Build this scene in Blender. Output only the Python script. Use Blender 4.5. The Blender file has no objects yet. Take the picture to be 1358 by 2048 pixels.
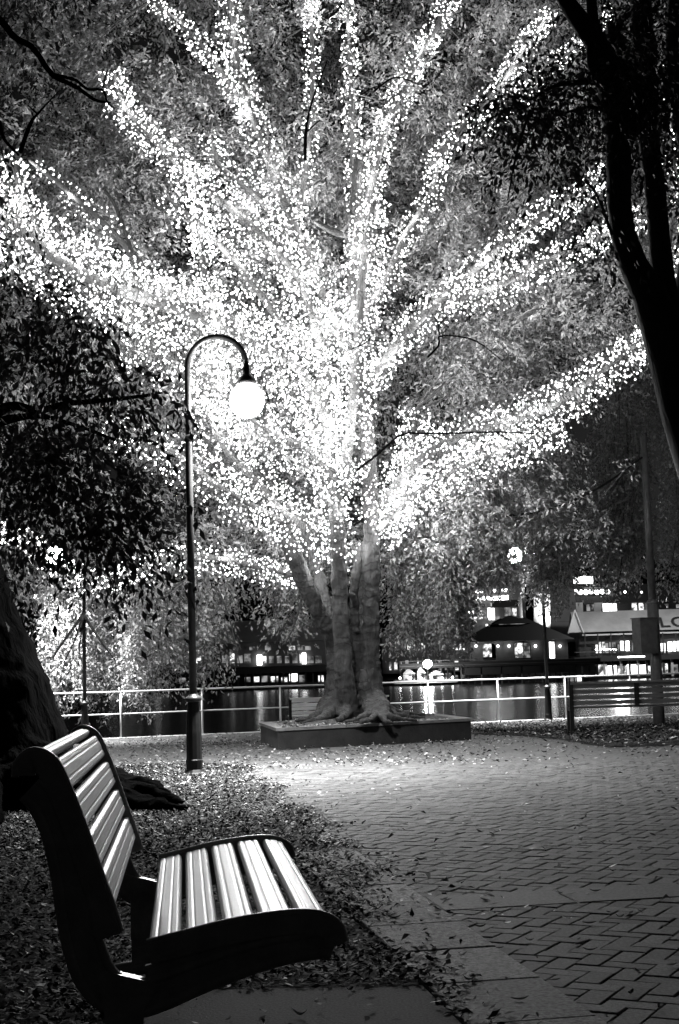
import bpy, math, random
import numpy as np
from mathutils import Vector, Matrix
R = math.radians
rng = np.random.default_rng(7); random.seed(7)
sc = bpy.context.scene; COL = sc.collection

# ------------------------------------------------------------------ camera
F = 2800.0; CX, CY = 679.0, 1024.0; H = 1.05
PITCH = math.atan(324 / F); ROLL = 0.030
cam_d = bpy.data.cameras.new('camera'); cam = bpy.data.objects.new('camera', cam_d); COL.objects.link(cam)
cam_d.sensor_fit = 'VERTICAL'; cam_d.sensor_height = 36; cam_d.lens = 36 * F / 2048
cam_d.clip_start = 0.05; cam_d.clip_end = 3000
CM = Matrix.Translation((0, 0, H)) @ Matrix.Rotation(math.pi / 2 + PITCH, 4, 'X') @ Matrix.Rotation(-ROLL, 4, 'Z')
cam.matrix_world = CM
cam_d.dof.use_dof = False
sc.camera = cam

# ------------------------------------------------------------------ world, exposure
w = bpy.data.worlds.new('World'); sc.world = w; w.use_nodes = True
nt = w.node_tree; bg = nt.nodes['Background']
sky = nt.nodes.new('ShaderNodeTexSky'); sky.sky_type = 'NISHITA'; sky.sun_disc = False
sky.sun_elevation = R(1); sky.sun_rotation = R(60)
bw = nt.nodes.new('ShaderNodeRGBToBW'); nt.links.new(sky.outputs[0], bw.inputs[0]); nt.links.new(bw.outputs[0], bg.inputs[0])
bg.inputs[1].default_value = 0.011
sc.view_settings.view_transform = 'Standard'; sc.view_settings.look = 'None'
sc.view_settings.exposure = 0.0; sc.view_settings.gamma = 1
try: sc.view_settings.use_curve_mapping = False
except Exception: pass
cy = sc.cycles
cy.max_bounces = 5; cy.diffuse_bounces = 2; cy.glossy_bounces = 3; cy.transmission_bounces = 3; cy.transparent_max_bounces = 4
cy.sample_clamp_indirect = 2.0; cy.sample_clamp_direct = 0.0
cy.use_denoising = True
try:
    cy.denoiser = 'OPENIMAGEDENOISE'; cy.denoising_prefilter = 'ACCURATE'
except Exception: pass
cy.caustics_reflective = False; cy.caustics_refractive = False
BULB_L = 4.2; LAMP_L = 520.0; STRING_W = 4900.0

def P(px, py, D):
    """point of the place seen at photo position (px,py), at distance D along the view's ground direction"""
    v = CM.to_3x3() @ Vector(((px - CX) / F, -(py - CY) / F, -1))
    return CM.translation + v * (D / v.y)
def gz(y):
    t = min(1, max(0, (y - 20) / 11)); return -0.25 * t * t * (3 - 2 * t)
def G(px, py, z=0.0):
    v = CM.to_3x3() @ Vector(((px - CX) / F, -(py - CY) / F, -1))
    return CM.translation + v * ((z - H) / v.z)

# ------------------------------------------------------------------ materials
def mat(name, v, rough=0.7, var=0.25, scale=8, bump=0.0, bscale=40, metal=0, spec=0.5, stretch=None, detail=6, translucent=0, island=0, emit=0, bdist=0.01):
    m = bpy.data.materials.new(name); m.use_nodes = True; n = m.node_tree.nodes; l = m.node_tree.links
    b = n['Principled BSDF']; b.inputs['Roughness'].default_value = rough; b.inputs['Metallic'].default_value = metal
    b.inputs['Specular IOR Level'].default_value = spec
    tc = n.new('ShaderNodeTexCoord'); mp = n.new('ShaderNodeMapping'); l.new(tc.outputs['Object'], mp.inputs[0])
    if stretch: mp.inputs['Scale'].default_value = stretch
    no = n.new('ShaderNodeTexNoise'); no.inputs['Scale'].default_value = scale; no.inputs['Detail'].default_value = detail
    no.inputs['Roughness'].default_value = 0.65
    l.new(mp.outputs[0], no.inputs['Vector'])
    mr = n.new('ShaderNodeMapRange'); mr.inputs[1].default_value = 0.3; mr.inputs[2].default_value = 0.7
    mr.inputs[3].default_value = v * (1 - var); mr.inputs[4].default_value = v * (1 + var)
    l.new(no.outputs[0], mr.inputs[0]); out = mr.outputs[0]
    if island:
        ge = n.new('ShaderNodeNewGeometry'); oi = n.new('ShaderNodeObjectInfo')
        ad = n.new('ShaderNodeMath'); ad.operation = 'ADD'; l.new(ge.outputs['Random Per Island'], ad.inputs[0]); l.new(oi.outputs['Random'], ad.inputs[1])
        fr = n.new('ShaderNodeMath'); fr.operation = 'FRACT'; l.new(ad.outputs[0], fr.inputs[0])
        m2 = n.new('ShaderNodeMapRange'); m2.inputs[3].default_value = 1 - island; m2.inputs[4].default_value = 1 + island
        l.new(fr.outputs[0], m2.inputs[0])
        mu = n.new('ShaderNodeMath'); mu.operation = 'MULTIPLY'; l.new(out, mu.inputs[0]); l.new(m2.outputs[0], mu.inputs[1]); out = mu.outputs[0]
    l.new(out, b.inputs['Base Color'])
    if bump:
        nb = n.new('ShaderNodeTexNoise'); nb.inputs['Scale'].default_value = bscale; nb.inputs['Detail'].default_value = 5
        l.new(mp.outputs[0], nb.inputs['Vector'])
        bp = n.new('ShaderNodeBump'); bp.inputs['Strength'].default_value = bump; bp.inputs['Distance'].default_value = bdist
        l.new(nb.outputs[0], bp.inputs['Height']); l.new(bp.outputs[0], b.inputs['Normal'])
    if translucent:
        tr = n.new('ShaderNodeBsdfTranslucent'); l.new(out, tr.inputs[0]); mx = n.new('ShaderNodeMixShader'); mx.inputs[0].default_value = translucent
        l.new(b.outputs[0], mx.inputs[1]); l.new(tr.outputs[0], mx.inputs[2]); l.new(mx.outputs[0], n['Material Output'].inputs[0])
    if emit:
        b.inputs['Emission Color'].default_value = (1, 1, 1, 1); b.inputs['Emission Strength'].default_value = emit
    return m
def emis(name, s, var=0.0, scale=1.0):
    m = bpy.data.materials.new(name); m.use_nodes = True; n = m.node_tree.nodes; l = m.node_tree.links
    n.remove(n['Principled BSDF']); e = n.new('ShaderNodeEmission'); e.inputs[1].default_value = s
    l.new(e.outputs[0], n['Material Output'].inputs[0])
    if var:
        tc = n.new('ShaderNodeTexCoord'); no = n.new('ShaderNodeTexNoise'); no.inputs['Scale'].default_value = scale; no.inputs['Detail'].default_value = 3
        l.new(tc.outputs['Object'], no.inputs['Vector'])
        mr = n.new('ShaderNodeMapRange'); mr.inputs[1].default_value = .4; mr.inputs[2].default_value = .6
        mr.inputs[3].default_value = s * (1 - var); mr.inputs[4].default_value = s
        l.new(no.outputs[0], mr.inputs[0]); l.new(mr.outputs[0], e.inputs[1])
    return m
def bark_mat(name, v, ring=0.0, bump=0.6, bscale=14, stretch=(1, 1, .25), bdist=.03):
    m = mat(name, v, .85, .4, 6, bump, bscale, stretch=stretch, bdist=bdist, spec=.0 if v < .02 else .1)
    if ring:   # lenticel bands of smooth fig bark
        n = m.node_tree.nodes; l = m.node_tree.links; b = n['Principled BSDF']
        tc = n.new('ShaderNodeTexCoord'); wv = n.new('ShaderNodeTexWave'); wv.bands_direction = 'Z'; wv.inputs['Scale'].default_value = 2.2
        wv.inputs['Distortion'].default_value = 9; wv.inputs['Detail'].default_value = 3; wv.inputs['Detail Scale'].default_value = 1.5
        l.new(tc.outputs['Object'], wv.inputs['Vector'])
        cr = n.new('ShaderNodeMapRange'); cr.inputs[1].default_value = 0; cr.inputs[2].default_value = .16; cr.inputs[3].default_value = 1 - ring; cr.inputs[4].default_value = 1
        l.new(wv.outputs['Fac'], cr.inputs[0])
        pn = n.new('ShaderNodeTexNoise'); pn.inputs['Scale'].default_value = 3.5; l.new(tc.outputs['Object'], pn.inputs['Vector'])
        pm = n.new('ShaderNodeMapRange'); pm.inputs[1].default_value = .42; pm.inputs[2].default_value = .58; l.new(pn.outputs[0], pm.inputs[0])
        mxr = n.new('ShaderNodeMix'); l.new(pm.outputs[0], mxr.inputs[0]); mxr.inputs[2].default_value = 1; l.new(cr.outputs[0], mxr.inputs[3])
        src = b.inputs['Base Color'].links[0].from_socket
        mu = n.new('ShaderNodeMath'); mu.operation = 'MULTIPLY'; l.new(src, mu.inputs[0]); l.new(mxr.outputs[0], mu.inputs[1]); l.new(mu.outputs[0], b.inputs['Base Color'])
    return m
M = {}
M['bark_fig'] = bark_mat('smooth_fig_bark', .06, ring=.5, bump=1.0, bscale=22, bdist=.05)
M['bark_limb'] = bark_mat('limb_bark', .10, ring=.1, bump=.5)
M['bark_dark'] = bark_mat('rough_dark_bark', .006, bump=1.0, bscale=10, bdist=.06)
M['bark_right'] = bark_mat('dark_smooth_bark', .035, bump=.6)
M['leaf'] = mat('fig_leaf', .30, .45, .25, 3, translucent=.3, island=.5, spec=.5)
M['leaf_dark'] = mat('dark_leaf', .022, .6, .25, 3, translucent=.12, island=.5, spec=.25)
M['litter'] = mat('dry_leaf', .027, .75, .35, 3, island=.9, spec=.15)
M['litter_pale'] = mat('pale_dry_leaf', .22, .6, .35, 3, island=.8, spec=.3)
M['soil'] = mat('dark_soil', .022, .95, .5, 9, 1.0, 30, bdist=.03, spec=.1)
M['mulch'] = mat('planter_mulch', .07, .9, .5, 20, 1.0, 40, bdist=.03, spec=.2)
M['brick'] = mat('paver_brick', .07, .75, .6, 60, .8, 200, island=.32, bdist=.005, spec=.18)
M['mortar'] = mat('joint_sand', .03, .95, .4, 40, .5, 100, spec=.1)
M['slab'] = mat('granite_slab', .15, .75, .95, 60, 1.0, 120, spec=.12, island=.3, bdist=.004, detail=10)
M['slab_band'] = mat('dark_granite_band', .052, .75, .6, 60, .6, 120, island=.15, bdist=.004, detail=10, spec=.2)  # cross band granite, darker base tone than the kerb slabs
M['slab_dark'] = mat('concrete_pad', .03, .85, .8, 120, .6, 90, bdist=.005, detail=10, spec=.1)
M['quay'] = mat('quay_concrete', .35, .8, .3, 6, .4, 40)
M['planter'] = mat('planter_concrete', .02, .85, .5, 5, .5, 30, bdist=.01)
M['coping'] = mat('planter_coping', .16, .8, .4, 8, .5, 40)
M['iron'] = mat('black_cast_iron', .012, .45, .3, 20, .25, 120, bdist=.002, spec=.22)
M['frame'] = mat('dark_bench_frame', .34, .36, .3, 12, .3, 150, bdist=.002, spec=.5)
M['slat'] = mat('ribbed_pale_slat', .85, .42, .04, 60, 0, 60, bdist=.002)
M['slat_dark'] = mat('dark_timber_slat', .09, .6, .4, 5, .2, 60, stretch=(1, 8, 8))
M['rail'] = mat('galvanised_rail', .5, .4, .12, 20, .1, 80, metal=0)
M['pole'] = mat('pole_metal', .14, .35, .3, 10)
M['box'] = mat('cabinet_metal', .12, .5, .3, 10)
M['wire'] = mat('cable_rubber', .02, .6)
M['stone'] = mat('grey_stone', .3, .8, .4, 10, .6, 30)
M['bulb'] = emis('lit_bulb', BULB_L)
_n = M['bulb'].node_tree.nodes; _l = M['bulb'].node_tree.links; _e = [q for q in _n if q.type == 'EMISSION'][0]      # every bulb has its own brightness
_g = _n.new('ShaderNodeNewGeometry'); _o = _n.new('ShaderNodeObjectInfo'); _a = _n.new('ShaderNodeMath'); _a.operation = 'ADD'; _l.new(_g.outputs['Random Per Island'], _a.inputs[0]); _l.new(_o.outputs['Random'], _a.inputs[1])
_f = _n.new('ShaderNodeMath'); _f.operation = 'FRACT'; _l.new(_a.outputs[0], _f.inputs[0]); _p = _n.new('ShaderNodeMath'); _p.operation = 'POWER'; _p.inputs[1].default_value = 3; _l.new(_f.outputs[0], _p.inputs[0])
_m = _n.new('ShaderNodeMath'); _m.operation = 'MULTIPLY_ADD'; _m.inputs[1].default_value = BULB_L * 3.4; _m.inputs[2].default_value = BULB_L * .55; _l.new(_p.outputs[0], _m.inputs[0]); _l.new(_m.outputs[0], _e.inputs[1])
M['bulb'].cycles.emission_sampling = 'NONE'
M['globe'] = emis('lit_lamp_globe', LAMP_L)
M['roof_far'] = mat('corrugated_roof', .30, .6, .2, .3, island=.0)
M['roof_dark'] = mat('dark_roof', .02, .8)
M['wall_far'] = mat('far_wall', .10, .8, .3, .4)
M['wall_pale'] = mat('pale_render', .42, .8, .15, .2)
M['wall_dark'] = mat('dark_timber_wall', .02, .8)
M['pier'] = mat('bridge_pier_concrete', .22, .85, .25, .15)
M['win'] = emis('lit_window', 1.7, .95, .9)
M['win_bright'] = emis('bright_window', 8, .7, .6)
M['win_dim'] = emis('dim_window', .35, .9, .7)
M['far_lamp'] = emis('far_lamp_light', 60)
M['sign_light'] = emis('backlit_sign', 6)
M['letters'] = mat('dark_roof_letters', .01, .8)

# ------------------------------------------------------------------ mesh helpers
class MB:
    def __init__(s): s.v = []; s.f = []; s.nv = 0
    def add(s, v, f):
        o = s.nv; s.v.extend([tuple(x) for x in v]); s.f.extend([tuple(i + o for i in q) for q in f]); s.nv += len(v); return s
    def box(s, c, size, rz=0, top=1.0, M4=None):
        hx, hy, hz = size[0] / 2, size[1] / 2, size[2] / 2; ca, sa = math.cos(rz), math.sin(rz); vs = []
        for z, k in ((-hz, 1), (hz, top)):
            for x, y in ((-hx, -hy), (hx, -hy), (hx, hy), (-hx, hy)):
                x, y2 = x * k, y * k; vs.append((c[0] + x * ca - y2 * sa, c[1] + x * sa + y2 * ca, c[2] + z))
        return s.add(vs, [(0, 3, 2, 1), (4, 5, 6, 7), (0, 1, 5, 4), (1, 2, 6, 5), (2, 3, 7, 6), (3, 0, 4, 7)])
    def prism(s, poly, z0, z1):
        n = len(poly); v = [(x, y, z0) for x, y in poly] + [(x, y, z1) for x, y in poly]
        return s.add(v, [tuple(range(n - 1, -1, -1)), tuple(range(n, 2 * n))] + [(i, (i + 1) % n, n + (i + 1) % n, n + i) for i in range(n)])
    def tube(s, pts, rad, n=8, caps=True, wob=0):
        pts = [Vector(p) for p in pts]; k = len(pts)
        if not hasattr(rad, '__len__'): rad = [rad] * k
        T = (pts[1] - pts[0]).normalized(); up = Vector((0, 0, 1)) if abs(T.z) < .9 else Vector((1, 0, 0))
        X = T.cross(up).normalized(); vs = []
        for i, p in enumerate(pts):
            T = (pts[min(i + 1, k - 1)] - pts[max(i - 1, 0)]).normalized()
            X = (X - T * X.dot(T)).normalized(); Y = T.cross(X)
            for j in range(n):
                a = 2 * math.pi * j / n; r = rad[i] * (1 + (random.uniform(-wob, wob) if wob else 0))
                vs.append(p + X * (math.cos(a) * r) + Y * (math.sin(a) * r))
        fs = [(i * n + j, i * n + (j + 1) % n, (i + 1) * n + (j + 1) % n, (i + 1) * n + j) for i in range(k - 1) for j in range(n)]
        if caps: fs += [tuple(range(n - 1, -1, -1)), tuple(range((k - 1) * n, k * n))]
        return s.add(vs, fs)
    def lathe(s, prof, c=(0, 0, 0), n=16):
        vs = [(c[0] + r * math.cos(2 * math.pi * j / n), c[1] + r * math.sin(2 * math.pi * j / n), c[2] + z) for r, z in prof for j in range(n)]
        k = len(prof)
        fs = [(i * n + j, i * n + (j + 1) % n, (i + 1) * n + (j + 1) % n, (i + 1) * n + j) for i in range(k - 1) for j in range(n)]
        fs += [tuple(range(n - 1, -1, -1)), tuple(range((k - 1) * n, k * n))]
        return s.add(vs, fs)
    def sphere(s, c, r, n=12, m=8, sz=1):
        prof = [(max(1e-4, r * math.sin(math.pi * i / m)), -r * sz * math.cos(math.pi * i / m)) for i in range(m + 1)]
        return s.lathe(prof, c, n)
    def build(s, name, m, parent=None, smooth=False):
        return link(name, np.array(s.v, dtype=float), s.f, m, parent, smooth)
def link(name, v, f, m, parent=None, smooth=False, mesh=None):
    if mesh is None:
        mesh = bpy.data.meshes.new(name)
        if parent is not None and len(v): v = np.asarray(v) - np.array(wloc(parent))
        mesh.from_pydata([tuple(x) for x in v], [], f); mesh.materials.append(m)
        if smooth: mesh.polygons.foreach_set('use_smooth', [True] * len(mesh.polygons))
        mesh.update()
    o = bpy.data.objects.new(name, mesh); COL.objects.link(o)
    if parent is not None: o.parent = parent
    return o
def wloc(o):
    v = Vector(o.location)
    while o.parent: o = o.parent; v = v + Vector(o.location)
    return v
def quads(name, V, m, parent=None):
    """V: (n,4,3) array of quads -> one mesh, quickly"""
    V = np.asarray(V, dtype=np.float32)
    if parent is not None: V = V - np.array(wloc(parent), dtype=np.float32)
    n = len(V); me = bpy.data.meshes.new(name); me.vertices.add(n * 4); me.vertices.foreach_set('co', V.reshape(-1))
    me.loops.add(n * 4); me.loops.foreach_set('vertex_index', np.arange(n * 4, dtype=np.int32))
    me.polygons.add(n); me.polygons.foreach_set('loop_start', np.arange(0, n * 4, 4, dtype=np.int32))
    me.polygons.foreach_set('loop_total', np.full(n, 4, dtype=np.int32)); me.materials.append(m); me.update(calc_edges=True); me.validate()
    o = bpy.data.objects.new(name, me); COL.objects.link(o)
    if parent is not None: o.parent = parent
    return o
def tag(o, label=None, cat=None, group=None, kind=None):
    if label: o['label'] = label
    if cat: o['category'] = cat
    if group: o['group'] = group
    if kind: o['kind'] = kind
    return o
def thing(name, loc, label, cat, group=None, rz=0):
    o = bpy.data.objects.new(name, None); COL.objects.link(o); o.location = loc; o.rotation_euler.z = rz; o.empty_display_size = .2
    return tag(o, label, cat, group)
def copy_tree(o, parent=None):
    c = o.copy(); COL.objects.link(c)
    if parent is not None: c.parent = parent
    for ch in [x for x in list(o.children)]: copy_tree(ch, c)
    return c
def struct(o, label, cat): return tag(o, label, cat, kind='structure')
def spline(pts, n):
    """Catmull-Rom through pts (any dimension) -> n samples"""
    p = np.array([tuple(q) for q in pts], dtype=float); k = len(p)
    q = np.vstack([2 * p[0] - p[1], p, 2 * p[-1] - p[-2]]); out = []
    for t in np.linspace(0, k - 1 - 1e-6, n):
        i = int(t); u = t - i; a, b, c, d = q[i], q[i + 1], q[i + 2], q[i + 3]
        out.append(.5 * ((2 * b) + (-a + c) * u + (2 * a - 5 * b + 4 * c - d) * u * u + (-a + 3 * b - 3 * c + d) * u ** 3))
    return np.array(out)

# ------------------------------------------------------------------ ground, paving
TH = R(9.5); GU = np.array((math.cos(TH), math.sin(TH))); GV = np.array((-math.sin(TH), math.cos(TH)))
K0 = np.array((.805, 3.95))                      # a point on the right edge of the kerb strip
def grid_pt(u, v): return K0 + GU * u + GV * v
def grid_uv(x, y):
    d = np.array((x, y)) - K0; return d @ GU, d @ GV
xs = np.linspace(-45, 45, 46); ys = np.concatenate([np.linspace(-6, 20, 14), np.linspace(21, 31.5, 12)])
RA = np.array((-5.12, 32.2)); RB = np.array((4.4, 35.6)); RD = (RB - RA) / np.linalg.norm(RB - RA); RN = np.array((-RD[1], RD[0]))
def sheet(name, m, dz, x0, x1, y0, yfun, nx=30, ny=24, parent=None):
    mb = MB(); vs = []
    for i in range(nx + 1):
        x = x0 + (x1 - x0) * i / nx; ye = yfun(x)
        for j in range(ny + 1):
            y = y0 + (ye - y0) * j / ny; vs.append((x, y, gz(y) + dz))
    mb.add(vs, [(i * (ny + 1) + j, (i + 1) * (ny + 1) + j, (i + 1) * (ny + 1) + j + 1, i * (ny + 1) + j + 1) for i in range(nx) for j in range(ny)])
    return mb.build(name, m, parent)
quay_y = lambda x: RA[1] + (x - RA[0]) * RD[1] / RD[0] + .18
ground = struct(sheet('ground', M['soil'], -.02, -40, 40, -8, lambda x: quay_y(x) - .1, 40, 44), 'dark earth ground under the trees and the leaf litter', 'ground')
# paved sheet beyond the built bricks
def brick_sheet_mat():
    m = mat('far_brick_paving', .075, .75, .3, 30, .3, 120, bdist=.004, spec=.18); n = m.node_tree.nodes; l = m.node_tree.links; b = n['Principled BSDF']
    tc = n.new('ShaderNodeTexCoord'); mp = n.new('ShaderNodeMapping'); mp.inputs['Rotation'].default_value[2] = R(28); l.new(tc.outputs['Object'], mp.inputs[0])
    br = n.new('ShaderNodeTexBrick'); br.inputs['Scale'].default_value = 1; br.inputs['Brick Width'].default_value = .24; br.inputs['Row Height'].default_value = .12
    br.inputs['Mortar Size'].default_value = .006; br.inputs['Color1'].default_value = (1, 1, 1, 1); br.inputs['Color2'].default_value = (.8, .8, .8, 1); br.inputs['Mortar'].default_value = (.25, .25, .25, 1)
    l.new(mp.outputs[0], br.inputs['Vector']); src = b.inputs['Base Color'].links[0].from_socket
    mu = n.new('ShaderNodeMix'); mu.data_type = 'RGBA'; mu.blend_type = 'MULTIPLY'; mu.inputs[0].default_value = 1
    l.new(src, mu.inputs[6]); l.new(br.outputs[0], mu.inputs[7]); l.new(mu.outputs[2], b.inputs['Base Color']); return m
M['far_brick'] = brick_sheet_mat()
YF = 15.6
pav = sheet('paving', M['far_brick'], -.006, -9, 14, YF, lambda x: quay_y(x) - .45, 30, 30)
struct(pav, 'brick paving running from the footpath to the river railing', 'paving')
# joint sand under the herringbone
mb = MB(); poly = [grid_pt(-.30, -1.6), grid_pt(9, -1.6), grid_pt(9, 14), grid_pt(-.30, 14)]
mb.add([(p[0], p[1], -.008) for p in poly], [(0, 1, 2, 3)]); mb.build('joint_sand', M['mortar'], pav)
# herringbone bricks, 45 degrees to the kerb
W = .092; A = TH + R(-38); HU = np.array((math.cos(A), math.sin(A))); HV = np.array((-math.sin(A), math.cos(A)))
def brick_template(lx, ly):
    g = .0022; ch = .0035; hx, hy = lx / 2 - g, ly / 2 - g
    v = []
    for (sx, sy, z) in ((hx, hy, -.03), (hx, hy, -ch), (hx - ch, hy - ch, 0)):
        v += [(-sx, -sy, z), (sx, -sy, z), (sx, sy, z), (-sx, sy, z)]
    f = []
    for k in (0, 4): f += [(k + i, k + (i + 1) % 4, k + 4 + (i + 1) % 4, k + 4 + i) for i in range(4)]
    f.append((8, 9, 10, 11)); return v, f
bv, bf = brick_template(2 * W, W); bv = np.array(bv)
brick_me = bpy.data.meshes.new('brick'); brick_me.from_pydata([tuple(x) for x in bv], [], bf); brick_me.materials.append(M['brick'])
cells = []
N = 200
for i in range(-N, N):
    for j in range(-N, N):
        c = (i - j) % 4
        if c == 0: cu, cv, rot = i + 1.0, j + .5, 0
        elif c == 3: cu, cv, rot = i + .5, j + 1.0, math.pi / 2
        else: continue
        p = np.array((1.5, 8.)) + HU * cu * W + HV * cv * W
        if p[1] < 2.9 or p[1] > YF + .3 or p[0] > .265 * p[1] + .9: continue
        u, v = grid_uv(p[0], p[1])
        if u < -.13 or 2.51 < v < 2.71: continue
        cells.append((p[0], p[1], A + rot))
def inview(x, y, m=.15): return abs(x) < .2425 * y + m and y > 3.75
near = sorted([c for c in cells if inview(c[0], c[1], .02)], key=lambda c: c[1])[:300]
ns = set(near)
def brick_pose(c):
    return Matrix.Translation((c[0], c[1], random.uniform(-.003, .002))) @ Matrix.Rotation(c[2] + random.uniform(-.012, .012), 4, 'Z') @ Matrix.Rotation(random.uniform(-.012, .012), 4, 'X') @ Matrix.Rotation(random.uniform(-.01, .01), 4, 'Y')
rest_v = []; rest_f = []
for c in cells:
    mtx = brick_pose(c)
    if c in ns:
        o = bpy.data.objects.new('brick', brick_me); COL.objects.link(o); o.parent = pav; o.matrix_basis = mtx
    else:
        m3 = np.array(mtx.to_3x3()); t = np.array(mtx.translation); o = len(rest_v) * 12
        rest_v.append(bv @ m3.T + t); rest_f += [tuple(q + o for q in f) for f in bf]
o = link('distant_bricks', np.concatenate(rest_v), rest_f, M['brick'], pav); o['kind'] = 'stuff'
# granite strip along the path and band across it
strip = bpy.data.objects.new('kerb_strip', None); COL.objects.link(strip); struct(strip, 'pale granite slab strip edging the brick path', 'kerb')
def slab(u0, u1, v0, v1, m, parent, name='slab', z=.0, th=.06):
    g = .004; pts = [grid_pt(u0 + g, v0 + g), grid_pt(u1 - g, v0 + g), grid_pt(u1 - g, v1 - g), grid_pt(u0 + g, v1 - g)]
    mb = MB(); c = .004; ctr = sum(pts) / 4; q = [p + (ctr - p) / np.linalg.norm(ctr - p) * c * 1.4 for p in pts]; dz = [random.uniform(-.002, .002)] * 4
    v = [(p[0], p[1], z - th) for p in pts] + [(p[0], p[1], z - c + d) for p, d in zip(pts, dz)] + [(p[0], p[1], z + d) for p, d in zip(q, dz)]
    f = [(k + i, k + (i + 1) % 4, k + 4 + (i + 1) % 4, k + 4 + i) for k in (0, 4) for i in range(4)] + [(8, 9, 10, 11)]
    return mb.add(v, f).build(name, m, parent)
v = -1.25
while v < 11.5:
    L = .56; slab(-.40, 0, v, v + L, M['slab'], strip, z=.006); v += L
band = bpy.data.objects.new('paving_band', None); COL.objects.link(band); struct(band, 'wide granite slab band crossing the brick path', 'paving')
u = .0
while u < 3.2:
    slab(u, u + .62, 2.41, 2.81, M['slab_band'], band, z=.004); u += .62
mb = MB(); a_, b_ = grid_pt(0, 2.385), grid_pt(3.4, 2.385); c_, d_ = grid_pt(3.4, 2.409), grid_pt(0, 2.409)
# concrete pad below the near bench
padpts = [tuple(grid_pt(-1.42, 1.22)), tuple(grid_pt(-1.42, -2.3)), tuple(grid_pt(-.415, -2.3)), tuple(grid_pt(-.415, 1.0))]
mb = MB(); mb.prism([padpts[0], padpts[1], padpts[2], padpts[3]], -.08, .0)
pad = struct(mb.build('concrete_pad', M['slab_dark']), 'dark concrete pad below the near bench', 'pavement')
# quay
quay = bpy.data.objects.new('quay', None); COL.objects.link(quay); struct(quay, 'pale concrete quay edge below the river railing', 'quay')
for k in range(-10, 24):
    p = RA + RD * (k * 1.9 + .6); 
    MB().box((p[0], p[1] + .02, -.25 - .2), (1.885, .44, .42), math.atan2(RD[1], RD[0])).build('coping_stone', M['quay'], quay)
mb = MB(); mb.box((RA[0] + RD[0] * 10, RA[1] + RD[1] * 10 + .0, -1.6), (70, .3, 1.9), math.atan2(RD[1], RD[0])).build('quay_wall', M['quay'], quay)

# ------------------------------------------------------------------ water and far bank
WZ = -1.8; FD = 300.0
def water_mat():
    m = bpy.data.materials.new('river_water'); m.use_nodes = True; n = m.node_tree.nodes; l = m.node_tree.links; b = n['Principled BSDF']
    b.inputs['Base Color'].default_value = (.012, .012, .012, 1); b.inputs['Roughness'].default_value = .18; b.inputs['IOR'].default_value = 1.33
    b.inputs['Specular IOR Level'].default_value = .8
    tc = n.new('ShaderNodeTexCoord'); mp = n.new('ShaderNodeMapping'); mp.inputs['Scale'].default_value = (.25, 1, 1); l.new(tc.outputs['Object'], mp.inputs[0])
    no = n.new('ShaderNodeTexNoise'); no.inputs['Scale'].default_value = 1.2; no.inputs['Detail'].default_value = 4; l.new(mp.outputs[0], no.inputs['Vector'])
    bp = n.new('ShaderNodeBump'); bp.inputs['Strength'].default_value = .5; bp.inputs['Distance'].default_value = .15
    l.new(no.outputs[0], bp.inputs['Height']); l.new(bp.outputs[0], b.inputs['Normal']); return m
M['water'] = water_mat()
mb = MB(); mb.add([(-300, 20, WZ), (400, 20, WZ), (400, FD + 20, WZ), (-300, FD + 20, WZ)], [(0, 1, 2, 3)])
struct(mb.build('water', M['water']), 'dark river with streaked reflections of the far lights', 'river')
mb = MB(); mb.add([(-400, FD + 4, WZ - 2), (400, FD + 4, WZ - 2), (400, FD + 4, WZ + 1.2), (-400, FD + 4, WZ + 1.2), (-400, FD + 60, 3), (400, FD + 60, 3), (-400, FD + 110, 30), (400, FD + 110, 30), (-400, FD + 400, 40), (400, FD + 400, 40)],
    [(0, 1, 2, 3), (3, 2, 5, 4), (4, 5, 7, 6), (6, 7, 9, 8)])
struct(mb.build('far_bank', M['soil']), 'dark far river bank rising into a cliff behind the wharves', 'river bank')

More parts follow.
